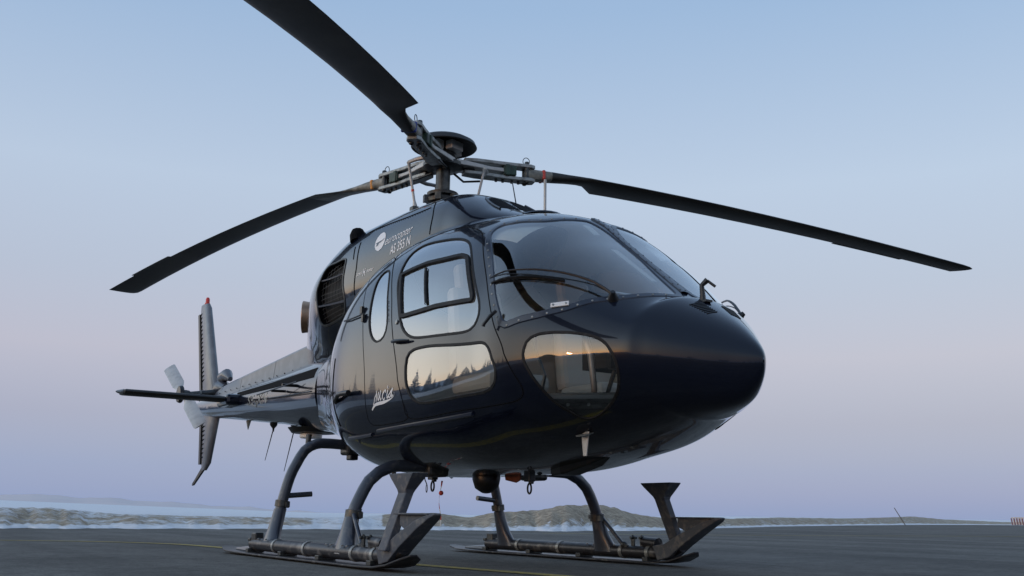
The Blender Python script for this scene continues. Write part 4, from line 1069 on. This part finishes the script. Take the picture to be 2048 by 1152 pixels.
# orange brown flap beside the light, drain mast, belly blister, small fairings
ORB = mat('red brown primer', (.20,.075,.05), .6)
mb = MB(); mb.prism([(.93, .05, bz(1)+.03), (1.15, .05, bz(1)+.03), (1.13, .05, bz(1)-.035), (1.08, .05, bz(1)-.05), (.95, .05, bz(1)-.03)], (0, .015, 0)); mb.build('belly_flap', ORB, HELI, bevel=.004)
mb = MB()
V = []
for x, w, h in ((1.62, .02, .0), (1.66, .07, .035), (1.80, .10, .045), (2.05, .08, .03), (2.18, .03, .0)):
    z = bz(x)
    V += [(x, -w, z+.04), (x, w, z+.04), (x, w*.8, z-h), (x, -w*.8, z-h)]
mb.add(V, [[i*4+k, i*4+(k+1) % 4, (i+1)*4+(k+1) % 4, (i+1)*4+k] for i in range(4) for k in range(4)]+[[0, 1, 2, 3], [16, 17, 18, 19]])
mb.build('belly_blister', BLACK, HELI, bevel=.01)
for x, y in ((1.45, 0), (1.52, .06), (.3, -.2), (.1, .1), (-.1, -.3)):
    MB().lathe((x, y, bz(x)+.015), (0, 0, -1), [(0, .02), (.02, .018), (.03, .001)], 10).build('drain_fitting', BLACK, HELI, True)
# pale blade antenna with a cross plate below the chin window
ab = Vector((2.50, -.42, .765))
mb = MB(); mb.prism([ab+Vector((-.035, 0, .03)), ab+Vector((.035, 0, .03)), ab+Vector((.012, 0, -.105)), ab+Vector((-.018, 0, -.105))], (0, .008, 0))
al_ = mb.build('blade_antenna', LIGHTPART, HELI, bevel=.003)
mb = MB(); mb.lathe(ab+Vector((0, 0, .012)), (0, -.25, 1), [(0, .001), (0, .05), (.006, .052), (.008, .001)], 16); mb.build('antenna_foot', GREYMETAL, al_, True)
# black bent tube and hinge gear at the rear of the starboard side
for side in (-1, 1):
    q = [(.20, side*.93, 1.11), (.33, side*1.0, 1.12), (.42, side*1.02, 1.145), (.52, side*1.03, 1.145), (.62, side*1.03, 1.14)]
    MB().tube(q, [.018, .016, .016, .018, .020], 10).build('bent_hand_hold', BLACK, HELI, True)
    mb = MB()
    for (x, z, l) in ((.60, 1.73, .05), (.66, 1.66, .04)):
        p = side_pt(PC, x, z, .01)
        if side > 0: p.y *= -1
        mb.box(p, (l*.7, .02, .05))
    mb.tube([tuple(p if side < 0 else Vector((p.x, -p.y, p.z))) for p in (side_pt(PC, x, z, .012) for x, z in ((.28, 1.70), (.4, 1.69), (.52, 1.69), (.66, 1.695)))], .006, 6)
    mb.build('hold_door_latch', BLACK, HELI, True)
# ================================================================ top-level things and the setting
# red and white streamer hanging from the belly bracket
mb = MB(); sx, sy, sz = .66, -.30, .60
V = []; n = 24; pal = []
for i in range(n+1):
    u = i/n; z = sz-.035-.31*u; x = sx-.012*math.sin(u*5)-.02*u; w = .006*(1-.4*u)
    V += [(x-w, sy+.004*math.sin(9*u), z), (x+w, sy+.008*math.cos(7*u), z)]
st_ = meshobj('streamer', V, [[2*i, 2*i+1, 2*i+3, 2*i+2] for i in range(n)], [REDTAPE, WHITEP])
for i, p in enumerate(st_.data.polygons): p.material_index = (i//3) % 2
md = st_.modifiers.new('t', 'SOLIDIFY'); md.thickness = .0015
bm = bmesh.new(); bm.from_mesh(st_.data); bmesh.ops.create_uvsphere(bm, u_segments=10, v_segments=8, radius=.017, matrix=Matrix.Translation((sx-.003, sy, sz-.12))); bm.to_mesh(st_.data); bm.free()
tag(st_, 'red and white warning streamer hanging under the helicopter belly', 'streamer')
# ---- apron
CAMP = Vector((7.0648, -3.8765))
asp = bpy.data.materials.new('worn asphalt'); asp.use_nodes = True
t = asp.node_tree; b = t.nodes['Principled BSDF']; tcn = N(t, 'ShaderNodeTexCoord')
def nzn(scale, det=6, rough=.6, mp=None):
    q = N(t, 'ShaderNodeTexNoise'); q.inputs['Scale'].default_value = scale; q.inputs['Detail'].default_value = det; q.inputs['Roughness'].default_value = rough
    t.links.new((mp or tcn.outputs['Object']), q.inputs['Vector']); return q.outputs[0]
def rng(x, a, b_, c, d):
    q = N(t, 'ShaderNodeMapRange'); t.links.new(x, q.inputs[0])
    for i, k in enumerate((a, b_, c, d)): q.inputs[i+1].default_value = k
    return q.outputs[0]
g1 = rng(nzn(75, 6, .9), .36, .64, .30, 1.8); g2 = rng(nzn(.45, 6), .35, .65, .72, 1.2); g3 = rng(nzn(14, 6, .8), .38, .64, .74, 1.28)
mpn = N(t, 'ShaderNodeMapping'); mpn.inputs['Scale'].default_value = (.10, 1.3, 1); mpn.inputs['Rotation'].default_value = (0, 0, R(57)); t.links.new(tcn.outputs['Object'], mpn.inputs[0])
g4 = rng(nzn(.8, 4, .5, mpn.outputs[0]), .42, .56, .72, 1.05)
g5 = rng(nzn(4.5, 7, .85), .36, .66, .72, 1.30)
pr2 = math_node(t, 'MULTIPLY', math_node(t, 'MULTIPLY', math_node(t, 'MULTIPLY', g1, g2), math_node(t, 'MULTIPLY', g3, g4)), g5)
mx = N(t, 'ShaderNodeMix', data_type='RGBA', blend_type='MULTIPLY'); mx.inputs[0].default_value = 1
mx.inputs[6].default_value = (.118, .113, .100, 1); t.links.new(pr2, mx.inputs[7]); t.links.new(mx.outputs[2], b.inputs['Base Color'])
b.inputs['Roughness'].default_value = .85; b.inputs['Specular IOR Level'].default_value = .3
bp = N(t, 'ShaderNodeBump'); bp.inputs['Strength'].default_value = .6; bp.inputs['Distance'].default_value = .006
t.links.new(nzn(130, 3), bp.inputs['Height']); t.links.new(bp.outputs[0], b.inputs['Normal'])
def hor_u(az):   # picture column for an azimuth round the camera, or None
    d = ((147.0664-az+180) % 360)-180
    return d
EDGE = [(-180, 70), (-135, 60), (-115, 26), (-85, 19), (-50, 18), (-30.5, 19), (-26.8, 19.5), (-20, 20.3), (-13, 21.5), (-5, 22.5), (3, 23.5), (9, 28), (13, 42), (17, 62), (20, 85), (24, 130), (27, 160), (34, 160), (60, 90), (180, 70)]
def edge_r(rel): return float(np.interp(rel, [e[0] for e in EDGE], [e[1] for e in EDGE]))
def wob(a, b=0): return math.sin(a*1.7+b)+.6*math.sin(a*4.3+1.3*b+2)+.4*math.sin(a*9.1+2.1*b+1)
rels = list(np.r_[np.arange(-180, -36, 3), np.arange(-36, 36, .35), np.arange(36, 180, 3)])
er_ = [edge_r(a)+(.35*wob(a) if -27 < a < 12 else 0) for a in rels]
def polar(rel, r, z): a = R(147.0664+rel*-1); return (CAMP.x+r*math.cos(a), CAMP.y+r*math.sin(a), z)
# rel > 0 lies to the right in the picture (smaller azimuth)
vb = [polar(a, r, 0) for a, r in zip(rels, er_)]
ap = meshobj('asphalt_apron', [(CAMP.x, CAMP.y, 0)]+vb, [[0, 1+(i+1) % len(vb), 1+i] for i in range(len(vb))], asp)
bm = bmesh.new(); bm.from_mesh(ap.data); bmesh.ops.recalc_face_normals(bm, faces=bm.faces)
if bm.faces[0].normal.z < 0: bmesh.ops.reverse_faces(bm, faces=bm.faces)
bm.to_mesh(ap.data); bm.free()
tag(ap, 'grey worn asphalt apron under the helicopter', kind='structure')
# ---- yellow lines
YEL = bpy.data.materials.new('worn yellow paint'); YEL.use_nodes = True
t = YEL.node_tree; b = t.nodes['Principled BSDF']; tcn = N(t, 'ShaderNodeTexCoord')
mx = N(t, 'ShaderNodeMix', data_type='RGBA'); t.links.new(rng(nzn(22, 8, .7), .38, .62, 0, 1), mx.inputs[0])
mx.inputs[6].default_value = (.50, .37, .06, 1); mx.inputs[7].default_value = (.22, .19, .09, 1); t.links.new(mx.outputs[2], b.inputs['Base Color']); b.inputs['Roughness'].default_value = .8
def pline(pts, w):
    q = smooth_loop([(x, y, .004) for x, y in pts], .3, False); V = []
    for i, p in enumerate(q):
        a = q[max(i-1, 0)]; c = q[min(i+1, len(q)-1)]; T = (c-a).normalized(); B = Vector((-T.y, T.x, 0))
        V += [p-B*w/2, p+B*w/2]
    o = meshobj('painted_line', V, [[2*i, 2*i+1, 2*i+3, 2*i+2] for i in range(len(q)-1)], YEL)
    bm = bmesh.new(); bm.from_mesh(o.data)
    if bm.faces and sum(f.normal.z for f in bm.faces) < 0: bmesh.ops.reverse_faces(bm, faces=bm.faces)
    bm.to_mesh(o.data); bm.free(); return o
tag(pline([(2.45, -.39), (2.35, -.395), (2.2, -.40), (.8, -.58), (-1.2, -.70), (-2.6, -.82), (-3.6, -.95), (-4.4, -1.4), (-4.95, -2.1), (-5.3, -3.2), (-5.6, -6), (-5.7, -14)], .125), 'worn yellow guide line running under the helicopter and curving off left', kind='structure')
tag(pline([(-9.6, 7.7), (-8.6, 9.5), (-8.15, 12), (-7.8, 16), (-7.5, 21), (-7.2, 34), (-7, 60)], .15), 'thin yellow line crossing the apron behind the far skid', kind='structure')
# ---- banks of gravel and old snow, then snow field out to the horizon
def horizon_px(u): return 1018.0+(u/2048)*28.0
CREST = [(-420, 1014), (-200, 1015), (0, 1017), (130, 1018), (260, 1028), (400, 1032), (520, 1034), (620, 1036), (740, 1035), (790, 1029), (826, 1028), (877, 1027), (910, 1031), (945, 1036), (993, 1026), (1090, 1021), (1132, 1011), (1161, 1013), (1203, 1011), (1229, 1016), (1258, 1027), (1316, 1036), (1412, 1037), (1460, 1038), (1558, 1036), (1684, 1038), (1780, 1036), (1811, 1035), (1874, 1040), (1985, 1044.5), (2100, 1045.5), (2400, 1050)]
FPX = 2025.6
def u_of(rel): return 1024+FPX*math.tan(R(rel))
def crest_h(rel, r):
    if abs(rel) < 34:
        u = u_of(rel); yt = float(np.interp(u, [c[0] for c in CREST], [c[1] for c in CREST]))
        return .332+(horizon_px(u)-yt)/FPX*r/math.cos(R(rel))
    return .55+.25*wob(rel*.35)
def far_h(rel):  # elevation angle of the snow field's far rim
    if -34 < rel < 10:
        u = u_of(rel); return max(0, (horizon_px(u)-float(np.interp(u, [-400, 0, 500, 800], [996, 1003.5, 1021.5, 1034])))/FPX)
    return 0.002
rng_r = [0, .03, .08, .14, .2, .28, .36, .45, .55, .7, .85, 1.0]
V = []; F = []; rows_ = []
radii = lambda e: [e-.3]+[e+k*(4+e*.32) for k in (.01, .03, .06, .10, .15, .2, .27, .34, .42, .5, .6, .7, .85, 1.0, 1.25, 1.6)]+[e*3+20, 200+e, 420, 900, 2200, 6000]
rels2 = list(np.r_[np.arange(-180, -36, 2), np.arange(-36, 36, .2), np.arange(36, 180, 2)])
rnd = random.Random(3)
for a in rels2:
    e = edge_r(a)+.35*wob(a)*(1 if -27 < a < 12 else 0)
    rr = radii(e); rc = e+.5*(4+e*.32); hc = crest_h(a, rc); row = []
    for k, r in enumerate(rr):
        w = 4+e*.32; x = (r-e)/w
        if k == 0: z = -.06
        elif r < e+w*1.01:
            base = math.sin(min(x/.5, 1)*math.pi/2)**1.3
            base = .10*min(x/.03, 1)*1+.90*max(0, math.sin(min(max(x-.10, 0)/.40, 1)*math.pi/2))**1.6 if hc > .25 else base
            z = hc*base if x <= .5 else hc*(1-.35*min((x-.5)/.5, 1))
            if x < .5: z = min(z, hc*.97)
            z += (.035*wob(a*6, r*1.3)+.03*rnd.uniform(-1, 1))*min(x*8, 1)*(1 if x < .46 else .35)*max(.25, min(hc, 1.2))
        else:
            fh = far_h(a); u_ = min(max((r-e*1.7)/700, 0), 1)
            z = hc*.5*(1-u_)*math.exp(-(r-e-w)/30)+(.0+fh*r*1.0+.332*u_)*u_
            if r > 1000: z = fh*900+.3 if fh > .002 else .25
        row.append(len(V)); V.append(polar(a, r, max(z, -.06)))
    rows_.append(row)
nr = len(rows_)
for i in range(nr):
    A_, B_ = rows_[i], rows_[(i+1) % nr]
    for k in range(len(A_)-1): F.append([A_[k], A_[k+1], B_[k+1], B_[k]])
tm = bpy.data.materials.new('gravel bank with old snow'); tm.use_nodes = True
t = tm.node_tree; b = t.nodes['Principled BSDF']; tcn = N(t, 'ShaderNodeTexCoord')
geo = N(t, 'ShaderNodeNewGeometry'); sp = N(t, 'ShaderNodeSeparateXYZ'); t.links.new(geo.outputs['Position'], sp.inputs[0])
at = N(t, 'ShaderNodeAttribute', attribute_name='snow')
earth = N(t, 'ShaderNodeMix', data_type='RGBA'); t.links.new(rng(nzn(3.4, 9, .85), .40, .62, 0, 1), earth.inputs[0])
earth.inputs[6].default_value = (.20, .16, .115, 1); earth.inputs[7].default_value = (.56, .47, .35, 1)
snowc = N(t, 'ShaderNodeMix', data_type='RGBA'); t.links.new(rng(nzn(1.1, 7, .7), .3, .7, 0, 1), snowc.inputs[0])
snowc.inputs[6].default_value = (.62, .63, .64, 1); snowc.inputs[7].default_value = (.84, .85, .87, 1)
sm = math_node(t, 'ADD', at.outputs['Fac'], math_node(t, 'MULTIPLY', math_node(t, 'SUBTRACT', nzn(2.0, 10, .8), .5), 2.8))
mxs = N(t, 'ShaderNodeMix', data_type='RGBA'); t.links.new(rng(sm, .30, .70, 0, 1), mxs.inputs[0])
t.links.new(earth.outputs[2], mxs.inputs[6]); t.links.new(snowc.outputs[2], mxs.inputs[7]); t.links.new(mxs.outputs[2], b.inputs['Base Color'])
b.inputs['Roughness'].default_value = .9; b.inputs['Specular IOR Level'].default_value = .2
bp = N(t, 'ShaderNodeBump'); bp.inputs['Strength'].default_value = .9; bp.inputs['Distance'].default_value = .12
t.links.new(nzn(5, 8, .7), bp.inputs['Height']); t.links.new(bp.outputs[0], b.inputs['Normal'])
ter = meshobj('snow_field', V, F, tm, None, True)
bm = bmesh.new(); bm.from_mesh(ter.data)
if sum(f.normal.z for f in bm.faces) < 0: bmesh.ops.reverse_faces(bm, faces=bm.faces)
bm.to_mesh(ter.data); bm.free()
attr = ter.data.attributes.new('snow', 'FLOAT', 'POINT'); vals = []
for a in rels2:
    e = edge_r(a)+.35*wob(a)*(1 if -27 < a < 12 else 0); rr = radii(e); w = 4+e*.32; u = u_of(a) if abs(a) < 34 else -1
    hc = crest_h(a, e+.5*w)
    for k, r in enumerate(rr):
        x = (r-e)/w
        if x > 1.1: s_ = 1.3
        elif x < .11: s_ = .95
        elif 0 <= u < 640: s_ = .38+.15*(x > .42)
        elif 640 <= u < 780: s_ = .75
        elif 780 <= u < 1500: s_ = -.12+(.55 if x < .2 else 0)
        elif u >= 1500: s_ = .25
        else: s_ = .95
        vals.append(s_)
attr.data.foreach_set('value', vals)
tag(ter, 'banks of gravel and old snow round the apron and the pale snow field beyond', kind='structure')
# ---- distant low hills, snow covered with thin forest
HM = mat('distant snowy hills', (.64, .58, .58), .9, noise=(.004, (.60, .55, .56), .4, .6))
V = []; F = []
HA = list(np.arange(-50, -4, .5))
for i, a in enumerate(HA):
    u = u_of(a); top = float(np.interp(u, [-800, -200, 0, 60, 160, 300, 420, 560, 700], [999, 999, 999, 996, 999, 1005, 1012, 1020, 1030]))+1.2*wob(a*1.1)
    r0 = 4200; h = .33+(horizon_px(u)-top)/FPX*r0/math.cos(R(a))
    for dr, k in ((-900, 0), (-500, .45), (0, 1), (600, .8), (1400, 0)): V.append(polar(a, r0+dr, -1+(max(h, 1)+1)*k))
for i in range(len(HA)-1):
    for k in range(4): F.append([i*5+k, i*5+k+1, (i+1)*5+k+1, (i+1)*5+k])
tag(meshobj('distant_hills', V, F, HM, None, True), 'low blue white hills on the far left horizon', kind='structure')
# a wide low ridge behind the viewpoint, only seen mirrored in the paint
V = []; F = []; HB = list(np.arange(50, 311, 2.))
DK = mat('haze tinted snowy ridge', (.45, .52, .62), .9, noise=(.01, (.62, .69, .78), .4, .65))  # blue of the distant haze is mixed into the ridge's snow colour
for a in HB:
    h = 14+5*wob(a*.11)+3*wob(a*.43)+58*math.exp(-((a-282)/28)**2)
    for dr, k in ((-150, 0), (0, 1), (250, 0)): V.append(polar(a, 1100+dr, -1+h*k))
for i in range(len(HB)-1):
    for k in range(2): F.append([i*3+k, i*3+k+1, (i+1)*3+k+1, (i+1)*3+k])
tag(meshobj('wooded_ridge', V, F, DK, None, True), 'low wooded ridge across the snow behind the viewpoint', kind='structure')
# ---- leaning marker stake and barrier on the right
def world(u, r, z=0): rel = math.degrees(math.atan((u-1024)/FPX)); return Vector(polar(rel, r, z))
STK = mat('weathered stake', (.10, .085, .07), .8)
b0 = world(1790, 84, .5); b1 = world(1778, 84.5, 1.30)
o = MB().tube([b0+(b0-b1)*.6, b1], [.035, .028], 8).build('marker_stake', STK); tag(o, 'thin dark stake leaning left on the bank at the right', 'stake')
BW = mat('faded barrier white', (.62, .56, .50), .7); BR = mat('faded barrier red', (.22, .12, .13), .7)
bx = empty('barrier', world(2008, 150, 0)); tag(bx, 'low striped red and white barrier at the right edge of the apron', 'barrier')
inv_ = bx.location.copy()
A_ = world(2005, 150, 0)-inv_; B_ = world(2105, 150, 0)-inv_
L = (B_-A_).length; T = (B_-A_).normalized(); rotb = Matrix.Rotation(math.atan2(T.y, T.x), 3, 'Z')
MB().box((A_+B_)/2+Vector((0, 0, .93)), (L, .12, .14), rotb).build('rail', BW, bx)
for i in range(19):
    p = A_.lerp(B_, (i+.2)/18.5)
    MB().box(p+Vector((0, 0, .45)), (.17, .10, .86), rotb @ Matrix.Rotation(R(-6), 3, 'Y')).build('slat', BR, bx)
    if i < 18:
        MB().box(p+T*.22+Vector((0, .03, .45)), (.20, .06, .80), rotb).build('slat', BW, bx)
# ---- spruces behind the viewpoint that the gloss paint mirrors
NEED = mat('haze tinted spruce needles', (.34, .41, .49), .9, noise=(3, (.56, .63, .70), .45, .7)); BARK = mat('spruce bark', (.09, .07, .055), .9)  # pale blue air haze is put into the needle colour
def spruce(seed, h):
    rr = random.Random(seed); root = empty('spruce_tree')
    MB().tube([(0, 0, -.3), (0, 0, h*.5), (0, 0, h)], [.02*h, .011*h, .003], 7).build('trunk', BARK, root, True)
    V = []; F = []
    nl = 22
    for k in range(nl):
        u = k/(nl-1); z0 = h*(.08+.90*u); rad = h*.20*(1-u)**.85+.05; nb = max(5, int(13*(1-u*.6)))
        for j in range(nb):
            a = 2*math.pi*(j+rr.random())/nb; r1 = rad*rr.uniform(.65, 1.15); dz = -.28*r1*rr.uniform(.7, 1.4)
            ca, sa = math.cos(a), math.sin(a); wv = r1*rr.uniform(.18, .30)
            base = Vector((0, 0, z0)); tip = Vector((r1*ca, r1*sa, z0+dz)); mid = base.lerp(tip, .6)
            side = Vector((-sa, ca, 0))*wv; drop = Vector((0, 0, -h*.022))
            i0 = len(V); V += [base, mid+side, tip, mid-side, mid+drop*1.6]
            F += [[i0, i0+1, i0+2], [i0, i0+2, i0+3], [i0, i0+1, i0+4], [i0+1, i0+2, i0+4], [i0+2, i0+3, i0+4], [i0+3, i0, i0+4]]
    meshobj('crown', V, F, NEED, root)
    return root
protos = [spruce(k, 9) for k in range(3)]
rnd = random.Random(11); used_ = [0, 0, 0]; cnt = 0
HC = Vector((1.2, -1))
spots = []
for i in range(46):
    az = -176+i*1.55+rnd.uniform(-.6, .6); r = rnd.uniform(62, 88); spots.append((az, r, rnd.uniform(.7, 1.35)))
for i in range(14):
    az = -52+i*3.1+rnd.uniform(-1, 1); r = rnd.uniform(105, 140); spots.append((az, r, rnd.uniform(.6, 1.1)))
for i, (az, r, sc) in enumerate(spots):
    k = i % 3; src = protos[k]
    if used_[k] == 0: o = src; used_[k] = 1
    else:
        o = src.copy(); COL.objects.link(o)
        for ch in list(src.children):
            c = ch.copy(); COL.objects.link(c); c.parent = o
    o.location = (HC.x+r*math.cos(R(az)), HC.y+r*math.sin(R(az)), 0); o.scale = (sc, sc, sc); o.rotation_euler = (0, 0, rnd.uniform(0, 6.28))
    tag(o, 'haze tinted spruce in the belt beyond the apron behind the viewpoint', 'tree', 'spruces behind the viewpoint')
# ---- the bystander mirrored in the chin window
CLO = mat('dark jacket', (.03, .03, .035), .8); SKIN = mat('skin', (.45, .28, .2), .5); TRO = mat('dark trousers', (.02, .022, .03), .85)
pr0 = empty('person', (3.45, -9.9, 0)); pr0.rotation_euler = (0, 0, R(85)); tag(pr0, 'person in a dark jacket and cap standing on the apron behind the viewpoint', 'person')
def skinmesh(name, verts, edges, radii_, m, parent):
    me = bpy.data.meshes.new(name); me.from_pydata(verts, edges, []); o = link(name, me, m, parent)
    sk_ = o.modifiers.new('s', 'SKIN'); lay = me.skin_vertices[0].data if me.skin_vertices else None
    if lay is None:
        bm = bmesh.new(); bm.from_mesh(me); l = bm.verts.layers.skin.verify(); bm.verts.ensure_lookup_table()
        for i, vv_ in enumerate(bm.verts): vv_[l].radius = radii_[i]; vv_[l].use_root = (i == 0)
        bm.to_mesh(me); bm.free()
    o.modifiers.new('u', 'SUBSURF').levels = 2; o.modifiers['u'].render_levels = 2
    return o
pv = [(0, 0, .95), (0, 0, 1.15), (0, 0, 1.40), (0, 0, 1.50), (.01, 0, 1.60), (.02, 0, 1.72),
      (0, -.19, 1.42), (.06, -.25, 1.15), (.25, -.14, 1.30), (0, .19, 1.42), (.06, .25, 1.15), (.25, .10, 1.34),
      (0, -.10, .90), (.02, -.12, .50), (0, -.13, .08), (.16, -.15, .03), (0, .10, .90), (.02, .12, .50), (0, .13, .08), (.16, .15, .03)]
pe = [(0, 1), (1, 2), (2, 3), (3, 4), (4, 5), (2, 6), (6, 7), (7, 8), (2, 9), (9, 10), (10, 11), (0, 12), (12, 13), (13, 14), (14, 15), (0, 16), (16, 17), (17, 18), (18, 19)]
prd = [(.16, .12), (.16, .12), (.17, .12), (.06, .06), (.085, .09), (.08, .09), (.075, .075), (.055, .055), (.04, .04), (.075, .075), (.055, .055), (.04, .04), (.10, .10), (.07, .07), (.05, .05), (.04, .04), (.10, .10), (.07, .07), (.05, .05), (.04, .04)]
skinmesh('body', pv, pe, prd, CLO, pr0)
MB().lathe((.02, 0, 1.70), (0, 0, 1), [(0, .105), (.05, .105), (.09, .08), (.105, .001)], 14).build('cap', TRO, pr0, True)
